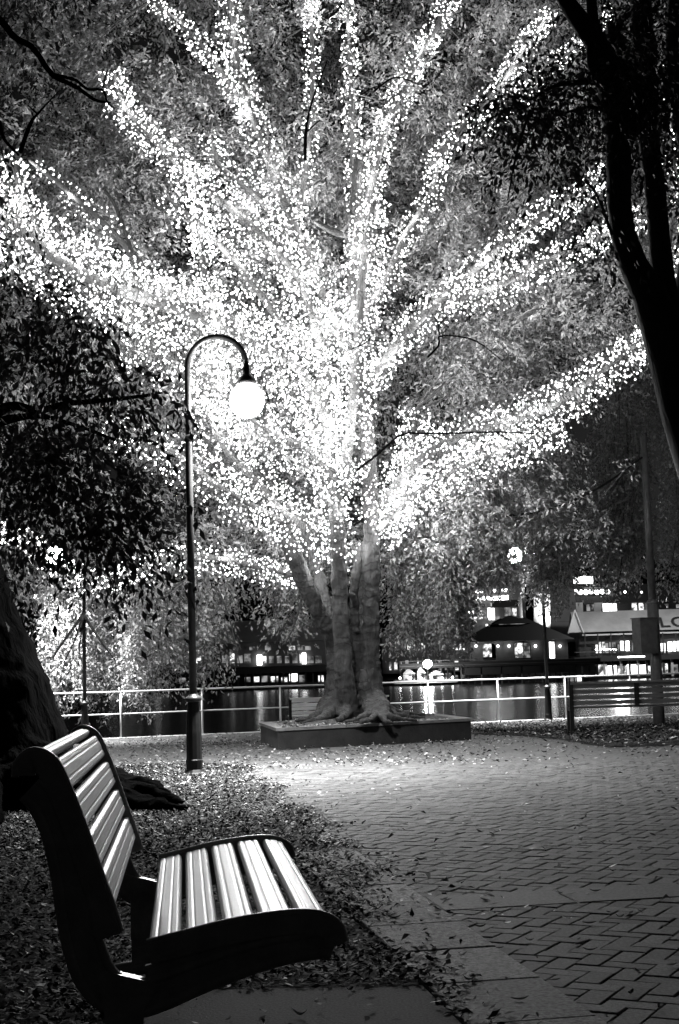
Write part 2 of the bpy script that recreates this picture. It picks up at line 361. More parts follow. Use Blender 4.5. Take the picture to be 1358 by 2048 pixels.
# ------------------------------------------------------------------ near bench
def make_near_bench():
    th = R(6.5); O = Vector((-.498, 3.46, 0)); t = thing('park_bench', O, 'large foreground bench with pale ribbed slats and curved dark cast frames', 'bench')
    U = Vector((math.cos(th), math.sin(th), 0)); V = Vector((-math.sin(th), math.cos(th), 0)); L = 1.64
    def W3(u, v, z): return O + U * u + V * v + Vector((0, 0, z))
    back = spline([(-.302, .820), (-.296, .858), (-.262, .884), (-.215, .862), (-.180, .79), (-.146, .70), (-.112, .60), (-.082, .515), (-.062, .45)], 60)
    seat = spline([(.005, .418), (.10, .437), (.19, .455), (.28, .467), (.367, .472), (.43, .464), (.468, .438), (.478, .40)], 60)
    def arclen(c): return np.concatenate([[0], np.cumsum(np.linalg.norm(np.diff(c, axis=0), axis=1))])
    def at(c, s):
        a = arclen(c); return np.array([np.interp(s, a, c[:, 0]), np.interp(s, a, c[:, 1])])
    def slats(curve, n, start, end, gap, side):
        # side: +1 the sitting side is left of the travel direction
        wd = (end - start - gap * (n - 1)) / n
        for k in range(n):
            s0 = start + k * (wd + gap); ns_ = 28; top = []
            for j in range(ns_ + 1):
                f = j / ns_; s = s0 + wd * f; p = at(curve, s); q = at(curve, min(s + .004, end + .01)); pr = at(curve, max(s - .004, 0)); tn = (q - pr) / (np.linalg.norm(q - pr) + 1e-9)
                nr = np.array((-tn[1], tn[0])) * side
                e = min(f, 1 - f) * wd; rnd = -.010 * max(0, 1 - e / .010) ** 2
                rib = 0.0
                for rc in (.30, .70):
                    d = abs(f - rc) * wd
                    rib -= .0022 * max(0, 1 - d / .005)
                rib += -.0 * (.5 - .5 * math.cos(f * wd / .0045 * 2 * math.pi)) * (1 if .16 < f < .84 else 0)
                top.append((p + nr * (rnd + rib), p - nr * .022))
            ring = [a for a, b in top] + [b for a, b in reversed(top)]
            n2 = len(ring); vs = []; fs = []
            for (v0) in (.012, L - .012):
                vs += [W3(r[0], v0, r[1]) for r in ring]
            fs = [(i, (i + 1) % n2, n2 + (i + 1) % n2, n2 + i) for i in range(n2)] + [tuple(range(n2 - 1, -1, -1)), tuple(range(n2, 2 * n2))]
            link('slat', np.array([tuple(x) for x in vs]), fs, M['slat'], t)
    slats(back, 5, .03, .555 - .02, .017, 1)
    slats(seat, 5, .0, arclen(seat)[-1] - .065, .015, 1)
    # end frames: flat web with raised rims along the S curve, plus the slat carriers
    spine = spline([(-.268, .80), (-.235, .765), (-.202, .70), (-.174, .59), (-.160, .50), (-.146, .43), (-.122, .36), (-.085, .316), (-.035, .296), (.03, .306), (.15, .347), (.30, .387), (.42, .402), (.455, .395)], 60)
    def strip(curve, hw, v0, v1, hwf=None):
        mbs = MB(); vs = []; n_ = len(curve)
        for i in range(n_):
            a = curve[max(i - 1, 0)]; b = curve[min(i + 1, n_ - 1)]; tn = (b - a) / np.linalg.norm(b - a); nr = np.array((-tn[1], tn[0])); h = hw if hwf is None else hwf(i / (n_ - 1))
            for sgn, vv in ((1, v0), (1, v1), (-1, v1), (-1, v0)):
                p = curve[i] + nr * h * sgn; vs.append(W3(p[0], vv, p[1]))
        fs = [(i * 4 + j, i * 4 + (j + 1) % 4, (i + 1) * 4 + (j + 1) % 4, (i + 1) * 4 + j) for i in range(n_ - 1) for j in range(4)] + [(3, 2, 1, 0), ((n_ - 1) * 4, (n_ - 1) * 4 + 1, (n_ - 1) * 4 + 2, (n_ - 1) * 4 + 3)]
        return mbs.add(vs, fs)
    def offs(curve, d):
        out = []
        for i in range(len(curve)):
            a = curve[max(i - 1, 0)]; b = curve[min(i + 1, len(curve) - 1)]; tn = (b - a) / np.linalg.norm(b - a); out.append(curve[i] + np.array((-tn[1], tn[0])) * d)
        return np.array(out)
    wid = lambda s: .024 + .013 * math.sin(math.pi * min(1, s * 1.15)) 
    def rim(curve, v0, name, par, r=.011):
        m_ = MB(); m_.tube([W3(p[0], v0, p[1]) for p in curve], r, 8); return m_.build(name, M['frame'], par, True)
    for v0 in (0, L):
        sg = 1 if v0 == 0 else -1; a, b = (v0 - .012, v0 + .012)
        fr = strip(spine, 0, a, b, wid).build('end_frame', M['frame'], t)
        hw = [wid(i / 59) for i in range(60)]
        up_ = np.array([c + (o - c) / .01 * h for c, o, h in zip(spine, offs(spine, .01), hw)]); lo_ = np.array([c + (o - c) / .01 * h for c, o, h in zip(spine, offs(spine, -.01), hw)])
        rim(up_, v0 - .004 * sg, 'frame_rim', fr, .013); rim(lo_, v0 - .004 * sg, 'frame_rim', fr, .015)
        cb = strip(offs(back, -.020)[2:], .024, v0 - .016, v0 + .016).build('back_carrier', M['frame'], t); rim(offs(back, .004)[1:], v0, 'carrier_rim', cb, .010); rim(offs(back, -.042)[4:-4], v0 - .010 * sg, 'carrier_rim', cb, .006)
        cs = strip(offs(seat, -.020), .024, v0 - .016, v0 + .016).build('seat_carrier', M['frame'], t); rim(offs(seat, .004), v0, 'carrier_rim', cs, .010); rim(offs(seat, -.042)[2:-6], v0 - .010 * sg, 'carrier_rim', cs, .007)
        # joining webs, leg and foot
        j = MB(); j.add([W3(u_, v_, z_) for v_ in (v0 - .009, v0 + .009) for (u_, z_) in ((.0, .37), (.12, .40), (.40, .445), (.44, .43), (.40, .39), (.12, .34), (.0, .31))], [tuple(range(6, -1, -1)), tuple(range(7, 14))] + [(i, (i + 1) % 7, 7 + (i + 1) % 7, 7 + i) for i in range(7)])
        j.build('web', M['frame'], t)
        lg = MB(); prof = [(-.115, .37), (.03, .33), (-.005, .27), (-.008, .05), (-.095, .05), (-.098, .27)]
        lg.add([W3(u_, v_, z_) for v_ in (v0 - .022, v0 + .022) for (u_, z_) in prof], [(5, 4, 3, 2, 1, 0), (6, 7, 8, 9, 10, 11)] + [(i, (i + 1) % 6, 6 + (i + 1) % 6, 6 + i) for i in range(6)])
        leg = lg.build('leg', M['frame'], t)
        ft = MB(); ft.tube([W3(-.17, v0, .012), W3(-.16, v0, .035), W3(-.05, v0, .048), (W3(.20, v0, .05)), W3(.245, v0, .036), W3(.255, v0, .006)], [.018, .026, .028, .028, .026, .02], 8)
        ft.build('foot', M['frame'], leg, True)
    return t
make_near_bench()

# ------------------------------------------------------------------ far benches (straight slatted backs)
def make_rear_bench(L, label):
    t = thing('park_bench', (0, 0, 0), label, 'bench', 'slatted benches by the river railing')
    # local: back plane at y=0 facing the camera (-y), seat toward +y
    for k in range(4):
        z = .50 + k * .085; MB().box((L / 2, .015 + k * -.006, z), (L - .06, .03, .062)).build('back_slat', M['slat_dark'], t)
    MB().box((L / 2, -.02, .80), (L + .02, .06, .035)).build('top_rail', M['slat_dark'], t)
    for k in range(4): MB().box((L / 2, .10 + k * .105, .43), (L - .05, .085, .03)).build('seat_slat', M['slat_dark'], t)
    for x in (0, L):
        MB().add([(x + a, b, c) for a in (-.03, .03) for b, c in ((.06, 0), (-.0, 0), (-.045, .82), (.0, .82))], [(0, 1, 2, 3), (7, 6, 5, 4), (0, 4, 5, 1), (1, 5, 6, 2), (2, 6, 7, 3), (3, 7, 4, 0)]).build('leg', M['iron'], t)
        MB().add([(x + a, b, c) for a in (-.03, .03) for b, c in ((.46, 0), (.52, 0), (.48, .44), (.43, .44))], [(0, 1, 2, 3), (7, 6, 5, 4), (0, 4, 5, 1), (1, 5, 6, 2), (2, 6, 7, 3), (3, 7, 4, 0)]).build('leg', M['iron'], t)
        MB().box((x, .24, .405), (.05, .5, .045)).build('seat_bearer', M['iron'], t)
    MB().box((L * .46, -.03, .62), (.07, .03, .36)).build('back_strap', M['iron'], t)
    return t
b2 = make_rear_bench(2.15, 'dark slatted bench seen from behind on the leafy bed beside the pole'); q = G(1143, 1472)
b2.location = (q.x, 21.6, 0); b2.rotation_euler.z = R(-3)
b3 = copy_tree(b2); b3['label'] = 'small far bench with pale back slats behind the tree planter'; b3.rotation_euler.z = R(12)
q = P(575, 1397, 30); b3.location = (q.x + .05, 30, gz(30))
for ch in b3.children:
    if 'slat' in ch.name or 'rail' in ch.name: ch.data = ch.data.copy(); ch.data.materials[0] = M['slat']

# ------------------------------------------------------------------ street lamps
def make_lamp(label):
    t = thing('street_lamp', (0, 0, 0), label, 'street lamp', 'hooked iron lamps along the river walk')
    MB().lathe([(.145, 0), (.145, .015), (.12, .03), (.11, .045), (.10, .06)], n=8).build('base_plate', M['iron'], t)
    m = MB().lathe([(.088, .05), (.092, .12), (.095, .16), (.088, .17), (.086, .45), (.078, .62), (.066, .78), (.062, .80)], n=12); m.build('pedestal', M['iron'], t, False)
    m = MB().lathe([(.06, .79), (.085, .80), (.095, .815), (.095, .835), (.08, .85), (.05, .865), (.044, .88)], n=16); m.build('collar', M['iron'], t, True)
    m = MB().lathe([(.042, .86), (.041, 3.72), (.040, 3.73)], n=14); m.build('shaft', M['iron'], t, True)
    m = MB().lathe([(.046, 3.70), (.052, 3.71), (.052, 3.735), (.040, 3.75), (.034, 3.78)], n=14); m.build('coupling_ring', M['iron'], t, True)
    pts = [(0, 0, 3.74), (0, 0, 4.2), (0, 0, 4.5)] + [(.335 - .335 * math.cos(a), 0, 4.56 + .335 * math.sin(a)) for a in np.linspace(0, math.pi, 15)] + [(.67, 0, 4.58), (.67, 0, 4.48)]
    m = MB(); m.tube(pts, [.034] * len(pts), 10); m.build('hook_arm', M['iron'], t, True)
    m = MB().lathe([(.035, 4.55), (.045, 4.5), (.045, 4.44), (.06, 4.43), (.095, 4.40), (.115, 4.35), (.118, 4.32), (.11, 4.315)], (.67, 0, 0), 18); m.build('lamp_cap', M['iron'], t, True)
    m = MB().sphere((.67, 0, 4.14), .195, 20, 12, 1.0); m.build('globe', M['globe'], t, True)
    return t
l1 = make_lamp('tall hooked iron lamp with blazing globe in the leaf litter near the foreground bench'); q = G(380, 1550)
sl_ = bpy.data.lights.new('added_down_spot', 'SPOT'); sl_.energy = 6200; sl_.spot_size = R(138); sl_.spot_blend = 1; sl_.shadow_soft_size = .15  # added spot, strengthens the pool of light below the globe
so_ = bpy.data.objects.new('added_down_spot', sl_); COL.objects.link(so_); so_.parent = l1; so_.location = (.67, 0, 3.93)
l1.location = (q.x + .05, q.y, 0); l1.rotation_euler.z = R(-4)
l2 = copy_tree(l1); l2['label'] = 'farther hooked lamp at left, its glowing globe under the low lit branch'; q = P(170, 1473, 31.2); l2.location = (q.x, 31.2, -.25); l2.rotation_euler.z = R(170)
l3 = copy_tree(l1); l3['label'] = 'far hooked lamp at the railing between planter and slatted bench'; q = P(1095, 1435, 35.2); l3.location = (q.x, 35.0, -.25); l3.rotation_euler.z = R(165)

# ------------------------------------------------------------------ railing
rl = thing('railing', (RA[0], RA[1], -.25), 'white galvanised two-rail pipe railing along the quay edge', 'railing')
def rp(s, z): p = RA + RD * s; return (p[0], p[1], z)
for s0 in np.arange(-7, 13) * 1.9 * 1.0:
    m = MB(); m.tube([rp(s0, -.25), rp(s0, .80)], .021, 8); m.build('post', M['rail'], rl, True)
    m = MB(); m.lathe([(.06, -.25), (.06, -.235), (.03, -.23)], rp(s0, 0), 10); m.build('post_foot', M['rail'], rl)
for z in (.80, .30):
    m = MB(); m.tube([rp(s_, z + (.004 if int(s_) % 2 else -.004)) for s_ in np.linspace(-7 * 1.9, 12 * 1.9, 20)], .021 if z > .5 else .016, 8); m.build('rail', M['rail'], rl, True)

# ------------------------------------------------------------------ pole, cabinet, cable
q = P(1318, 1440, 28.5); PX, PY = q.x, 28.5
pl = thing('utility_pole', (PX, PY, -.15), 'tall plain dark pole rising behind the right slatted bench', 'pole')
m = MB(); m.tube([(PX, PY, -.2), (PX, PY, 2.30)], .115, 14); m.build('lower_shaft', M['pole'], pl, True)
m = MB(); m.lathe([(.12, 2.27), (.13, 2.28), (.13, 2.31), (.09, 2.36)], (PX, PY, 0), 14); m.build('collar', M['pole'], pl, True)
m = MB(); m.tube([(PX, PY, 2.3), (PX, PY, 5.72)], [.078, .07], 14); m.build('upper_shaft', M['pole'], pl, True)
q = P(1287, 1272, 28.3); bx_ = thing('electrical_cabinet', (q.x + .02, 28.25, 0), 'rectangular metal cabinet strapped to the side of the tall dark pole', 'cabinet')
MB().box((q.x + .02, 28.25, q.z), (.40, .30, .70), R(22)).build('cabinet_body', M['box'], bx_)
MB().box((q.x + .02, 28.25, q.z + .355), (.44, .34, .02), R(22)).build('cabinet_lid', M['box'], bx_)
MB().box((q.x + .075, 28.095, q.z), (.33, .012, .60), R(22)).build('cabinet_door', M['box'], bx_)
MB().box((q.x + .24, 28.36, q.z + .2), (.2, .03, .04), 0).build('bracket', M['box'], bx_)
cp = spline([P(1284, 915, 28.4), P(1210, 968, 27.5), P(1130, 1008, 26.5), P(1050, 1028, 25.5), P(950, 1030, 24.5), P(850, 1010, 23.5), P(765, 975, 22.6)], 40)
m = MB(); m.tube(cp, .022, 6); tag(m.build('overhead_cable', M['wire'], None, True), 'black cable sagging from the tall pole to the lit tree', 'cable')

# ------------------------------------------------------------------ planter
C0, C1, C2, C3 = np.array((-.98, 20.3)), np.array((1.95, 22.1)), np.array((1.55, 25.2)), np.array((-1.40, 23.2))
pt = thing('tree_planter', (0.3, 22.6, 0), 'low dark concrete planter wall with pale coping around the lit tree', 'planter')
for a, b in ((C0, C1), (C1, C2), (C2, C3), (C3, C0)):
    d = (b - a) / np.linalg.norm(b - a); n_ = np.array((-d[1], d[0])); ln = np.linalg.norm(b - a)
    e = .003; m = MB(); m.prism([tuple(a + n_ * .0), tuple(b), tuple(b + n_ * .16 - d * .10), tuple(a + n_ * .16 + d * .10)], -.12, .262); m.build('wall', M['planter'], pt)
    k = 3; 
    for i in range(k):
        s0, s1 = ln * i / k, ln * (i + 1) / k - .008
        i0 = .12 if i == 0 else 0; i1 = .12 if i == k - 1 else 0
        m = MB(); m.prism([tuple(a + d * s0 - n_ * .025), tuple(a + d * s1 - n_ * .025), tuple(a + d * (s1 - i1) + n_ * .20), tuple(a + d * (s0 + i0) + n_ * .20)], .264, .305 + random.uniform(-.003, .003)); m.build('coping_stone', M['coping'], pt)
# soil mound
m = MB(); cc = (C0 + C1 + C2 + C3) / 4; TB = np.array((.22, 22.75)); ring = []; nn = 40
vs = []; fs = []
def planter_edge(f):
    e = [(C0, C1), (C1, C2), (C2, C3), (C3, C0)][int(f * 4) % 4]; t_ = (f * 4) % 1; return e[0] * (1 - t_) + e[1] * t_
K = 8
for k in range(K + 1):
    for i in range(nn):
        pe = planter_edge(i / nn); f = k / K; p = TB * (1 - f) + (pe * .96 + cc * .04) * f
        z = .29 + .17 * (1 - f) ** 1.3 + random.uniform(-.012, .012) * (f < 1); vs.append((p[0], p[1], z))
fs = [(k * nn + i, k * nn + (i + 1) % nn, (k + 1) * nn + (i + 1) % nn, (k + 1) * nn + i) for k in range(K) for i in range(nn)]
soil_o = MB().add(vs, fs).build('soil', M['mulch'], pt, True)

# ------------------------------------------------------------------ fairy-lit fig
FIG = thing('fig_tree', (.22, 22.7, .4), 'huge many-stemmed fig in the planter, every limb wound with lights', 'tree')
TD = 22.7
def stem(pts, n=14, seg=28, flut=.0, m=None, wob=.03):
    """pts: (px, py, depth, radius m) -> tube"""
    a = spline([(*P(x, y, d), r) for x, y, d, r in pts], seg); mb_ = m or MB()
    mb_.tube([Vector(p[:3]) for p in a], [max(.01, p[3]) for p in a], n, True, wob); return mb_, a
tm = MB()
stem([(662, 1440, 22.4, .24), (672, 1370, 22.5, .17), (666, 1290, 22.5, .13), (645, 1240, 22.3, .13), (612, 1172, 22.1, .135), (586, 1108, 22.0, .13), (560, 1050, 22, .11)], m=tm)
stem([(690, 1440, 22.2, .28), (690, 1370, 22.0, .16), (684, 1280, 22.0, .135), (680, 1200, 22.0, .13), (676, 1100, 22.0, .125), (672, 1000, 22.3, .12), (662, 860, 22.4, .12), (640, 680, 22.5, .11)], m=tm)
stem([(652, 1262, 22.6, .12), (655, 1215, 22.8, .10), (640, 1165, 22.9, .10), (625, 1110, 22.9, .10), (600, 1040, 22.9, .10)], m=tm)
stem([(716, 1440, 22.5, .24), (716, 1360, 22.4, .12), (712, 1290, 22.3, .085), (708, 1200, 22.3, .08), (714, 1140, 22.3, .075), (722, 1085, 22.4, .07)], m=tm)
stem([(745, 1435, 22.4, .32), (746, 1380, 22.3, .18), (742, 1320, 22.3, .15), (742, 1250, 22.3, .14), (743, 1150, 22.3, .135), (742, 1030, 22.4, .13), (736, 900, 22.5, .14), (722, 760, 22.5, .14), (712, 620, 22.5, .13), (708, 480, 22.6, .13), (712, 400, 22.6, .11), (718, 320, 22.6, .09)], m=tm)
stem([(725, 1430, 23.0, .26), (722, 1330, 23.0, .17), (726, 1240, 23.1, .10), (735, 1130, 23.1, .13), (760, 1020, 23.2, .11)], m=tm)
stem([(674, 1430, 22.9, .24), (680, 1350, 22.9, .17), (684, 1280, 22.9, .08)], m=tm)
stem([(700, 1445, 22.4, .40), (704, 1400, 22.5, .30), (708, 1350, 22.6, .20), (712, 1310, 22.7, .10)], m=tm)
# buttress roots
roots = [[(750, 1400, 22.3, .15), (768, 1418, 21.9, .10), (790, 1428, 21.7, .06), (815, 1433, 21.9, .04), (850, 1434, 22.2, .02)],
         [(752, 1395, 22.2, .14), (768, 1412, 21.7, .10), (776, 1430, 21.2, .06), (800, 1437, 21.3, .035), (835, 1440, 21.5, .02)],
         [(745, 1400, 22.2, .14), (754, 1420, 21.6, .09), (745, 1437, 21.0, .05), (728, 1442, 20.9, .03), (705, 1446, 20.85, .02)],
         [(748, 1405, 22.1, .12), (762, 1425, 21.5, .08), (768, 1440, 21.0, .04), (785, 1446, 21.1, .02)],
         [(735, 1400, 22.2, .14), (738, 1425, 21.6, .08), (715, 1438, 21.3, .045), (690, 1443, 21.2, .02)],
         [(655, 1410, 22.3, .16), (640, 1428, 22.0, .10), (615, 1437, 22.0, .05), (590, 1441, 22, .02)],
         [(665, 1410, 22.2, .16), (655, 1430, 21.8, .09), (630, 1440, 21.6, .04), (600, 1446, 21.5, .02)],
         [(690, 1415, 22.1, .18), (688, 1432, 21.7, .08), (675, 1440, 21.4, .04)],
         [(765, 1412, 22.2, .08), (800, 1424, 22.3, .05), (830, 1428, 22.6, .03), (870, 1430, 22.8, .015)]]
for r_ in roots: stem(r_, 8, 16, m=tm)
stem([(712, 1215, 22.25, .05), (708, 1200, 22.1, .055), (704, 1185, 22.0, .05)], 8, 6, m=tm); stem([(712, 1262, 22.2, .05), (713, 1258, 22.12, .045)], 8, 4, m=tm)
stem([(690, 1130, 22.6, .07), (704, 1120, 22.5, .08), (716, 1098, 22.4, .06)], 8, 8, m=tm); stem([(640, 1250, 22.4, .10), (654, 1258, 22.3, .09), (668, 1250, 22.35, .06)], 8, 8, m=tm); stem([(735, 1395, 22.1, .13), (728, 1370, 22.1, .10), (726, 1340, 22.15, .05)], 8, 8, m=tm)
trunk = tm.build('trunk', M['bark_fig'], FIG, True)
rm = trunk.modifiers.new('remesh', 'REMESH'); rm.mode = 'VOXEL'; rm.voxel_size = .018; rm.use_smooth_shade = True
sm = trunk.modifiers.new('smooth', 'SMOOTH'); sm.factor = .5; sm.iterations = 3
tex = bpy.data.textures.new('bark_relief', 'CLOUDS'); tex.noise_scale = .16; tex.noise_depth = 3
dm = trunk.modifiers.new('relief', 'DISPLACE'); dm.texture = tex; dm.strength = .075; dm.mid_level = .5; dm.texture_coords = 'LOCAL'

# limbs: (points px,py,depth,limb radius), light band radius m, bulbs per metre
LIMBS = [
 ([(722, 760, 22.4, .13), (650, 600, 22.2, .12), (600, 480, 22.0, .11), (535, 320, 21.8, .09), (480, 150, 21.6, .07), (462, 20, 21.4, .06), (455, -120, 21.3, .04)], .25, 70),
 ([(640, 700, 22.3, .12), (600, 560, 22.0, .11), (500, 450, 21.5, .10), (400, 370, 21.0, .09), (320, 290, 20.6, .07), (250, 215, 20.2, .05), (225, 140, 20, .03)], .27, 66),
 ([(600, 480, 22.6, .10), (520, 400, 22.8, .08), (440, 330, 23, .07), (420, 270, 23, .05)], .26, 40),
 ([(660, 860, 22.2, .14), (600, 740, 21.5, .13), (520, 690, 20.5, .13), (430, 645, 19.5, .13), (300, 600, 18.5, .13), (190, 560, 17.8, .13), (90, 500, 17.2, .12), (-10, 420, 16.6, .10), (-120, 330, 16.2, .08)], .52, 135),
 ([(480, 660, 19.8, .10), (430, 600, 19.6, .08), (405, 520, 19.6, .07), (400, 430, 19.8, .05), (385, 330, 20.0, .03)], .16, 48),
 ([(440, 640, 19.6, .10), (350, 590, 19.2, .08), (270, 560, 18.8, .07), (205, 515, 18.5, .06), (195, 465, 18.4, .04)], .17, 48),
 ([(90, 500, 17.3, .09), (60, 430, 17.3, .07), (35, 360, 17.3, .06), (20, 310, 17.4, .04)], .18, 50),
 ([(330, 585, 19.0, .09), (240, 480, 19.2, .08), (190, 430, 19.3, .07), (120, 370, 19.5, .06), (60, 320, 19.6, .05)], .13, 14),
 ([(625, 1080, 22.3, .10), (600, 1050, 22.0, .11), (560, 1020, 21.8, .10), (510, 960, 21.6, .09), (450, 900, 21.4, .07), (410, 800, 21.2, .05), (420, 730, 21.0, .04)], .40, 88),
 ([(700, 980, 22.3, .11), (610, 900, 21.7, .10), (530, 860, 21.2, .08), (450, 790, 20.9, .06), (400, 720, 20.7, .04)], .42, 84),
 ([(600, 1150, 22.6, .11), (520, 1135, 22.6, .08), (440, 1118, 22.4, .08), (350, 1112, 22.0, .07), (240, 1150, 21.6, .06), (150, 1150, 21.2, .05), (70, 1085, 21.0, .04), (0, 1050, 20.8, .03)], .19, 44),
 ([(745, 1040, 22.5, .14), (800, 960, 22.2, .13), (880, 890, 22.0, .12), (990, 850, 21.7, .11), (1090, 820, 21.3, .10), (1180, 760, 21.0, .08), (1270, 690, 20.7, .06), (1370, 620, 20.4, .04)], .33, 84),
 ([(755, 1060, 22.3, .10), (830, 990, 22.0, .09), (930, 930, 21.8, .07), (1050, 880, 21.5, .05), (1130, 860, 21.4, .04)], .32, 66),
 ([(728, 780, 22.5, .13), (800, 680, 22.4, .12), (880, 600, 22.2, .11), (960, 530, 21.9, .10), (1060, 450, 21.5, .09), (1150, 390, 21.2, .07), (1240, 330, 21, .05)], .22, 62),
 ([(900, 600, 22.0, .10), (1000, 570, 21.6, .09), (1100, 520, 21.2, .08), (1200, 475, 20.9, .06), (1290, 430, 20.6, .04)], .24, 50),
 ([(715, 640, 22.5, .12), (770, 560, 22.5, .10), (810, 470, 22.5, .08), (860, 390, 22.5, .07), (880, 300, 22.6, .04)], .20, 36),
 ([(712, 480, 22.6, .12), (740, 380, 22.6, .11), (770, 260, 22.6, .10), (820, 150, 22.6, .08), (880, 40, 22.6, .07), (920, -60, 22.6, .05)], .20, 50),
 ([(860, 330, 22.2, .08), (940, 240, 22.0, .08), (1010, 160, 21.8, .07), (1050, 90, 21.6, .06), (1100, 20, 21.5, .05)], .18, 42),
 ([(940, 280, 21.8, .07), (1000, 225, 21.5, .07), (1080, 150, 21.2, .06), (1150, 90, 21.0, .05), (1230, 20, 20.8, .03)], .13, 30),
 ([(600, 420, 22.8, .09), (620, 260, 22.9, .07), (625, 120, 23.0, .06), (618, -20, 23.0, .05)], .12, 26),
 ([(712, 430, 23.0, .10), (705, 280, 23.2, .08), (700, 110, 23.4, .07), (690, -40, 23.6, .05)], .14, 26),
 ([(500, 240, 22, .07), (440, 140, 22.2, .06), (375, 60, 22.4, .05), (300, 0, 22.5, .04)], .15, 34),
 ([(690, 960, 22.1, .13), (700, 860, 22.1, .13), (712, 740, 22.1, .13), (720, 620, 22.1, .12), (730, 500, 22.2, .12), (750, 400, 22.3, .09)], .36, 110),
 ([(672, 1120, 22.1, .13), (668, 1040, 22.1, .13), (662, 960, 22.2, .13), (655, 860, 22.2, .12), (640, 760, 22.2, .10)], .30, 92),
 ([(770, 1080, 22.7, .08), (790, 1010, 22.8, .08), (820, 930, 22.9, .07), (830, 820, 23, .05)], .36, 84),
 ([(640, 720, 22.0, .10), (560, 640, 21.6, .10), (500, 560, 21.2, .10), (430, 480, 20.9, .08), (330, 390, 20.7, .06)], .24, 50),
 ([(720, 700, 22.2, .08), (640, 640, 22.2, .08), (600, 560, 22.2, .07), (560, 470, 22.2, .05)], .42, 56),
 ([(560, 900, 21.4, .08), (460, 800, 20.8, .06), (360, 730, 20.4, .05), (240, 690, 20.2, .03)], .36, 44),
 ([(560, 1040, 21.8, .08), (450, 980, 21.2, .06), (340, 900, 20.8, .05), (210, 850, 20.4, .03)], .36, 40),
 ([(1330, 560, 19.5, .05), (1345, 420, 19.4, .05), (1340, 260, 19.3, .04), (1350, 120, 19.3, .03)], .20, 22),
]
limb_samples = []
octa = lambda c, r: ([(c[0] + r, c[1], c[2]), (c[0] - r, c[1], c[2]), (c[0], c[1] + r, c[2]), (c[0], c[1] - r, c[2]), (c[0], c[1], c[2] + r * 1.2), (c[0], c[1], c[2] - r * 1.2)])
OF = [(0, 2, 4), (2, 1, 4), (1, 3, 4), (3, 0, 4), (2, 0, 5), (1, 2, 5), (3, 1, 5), (0, 3, 5)]
LIMB_WORDS = ['leaning up left from the main fork', 'long limb reaching the upper left', 'short limb high left of the trunk', 'thick limb sweeping to the left edge',
 'upright twig above the big left limb', 'thin limb just above the big left limb', 'branch end rising at the left edge', 'bare pale limb at far left', 'low fan of branches left of the trunk',
 'branches around the street lamp globe', 'low branch running left over the river', 'big low limb sweeping right', 'lower strand beneath the big right limb', 'limb rising right toward the dark tree',
 'second right limb under the rising one', 'short limb right of the upper trunk', 'topmost limb right of centre', 'high right limb curving to the top', 'thin high limb ending at the dark tree',
 'vertical limb at top centre', 'vertical limb beside the topmost one', 'fork at the top left', 'main trunk above the blaze', 'left trunk stem', 'back stem right of the trunk', 'middle left limb', 'cluster in the central fork', 'upper of two branches behind the dark left foliage', 'lower of two branches behind the dark left foliage', 'twigs behind the dark right tree']
bulb_mesh = bpy.data.meshes.new('bulb'); bulb_mesh.from_pydata(octa((0, 0, 0), 0.0128), [], OF); bulb_mesh.materials.append(M['bulb'])
nb_total = 0; LPOS = []
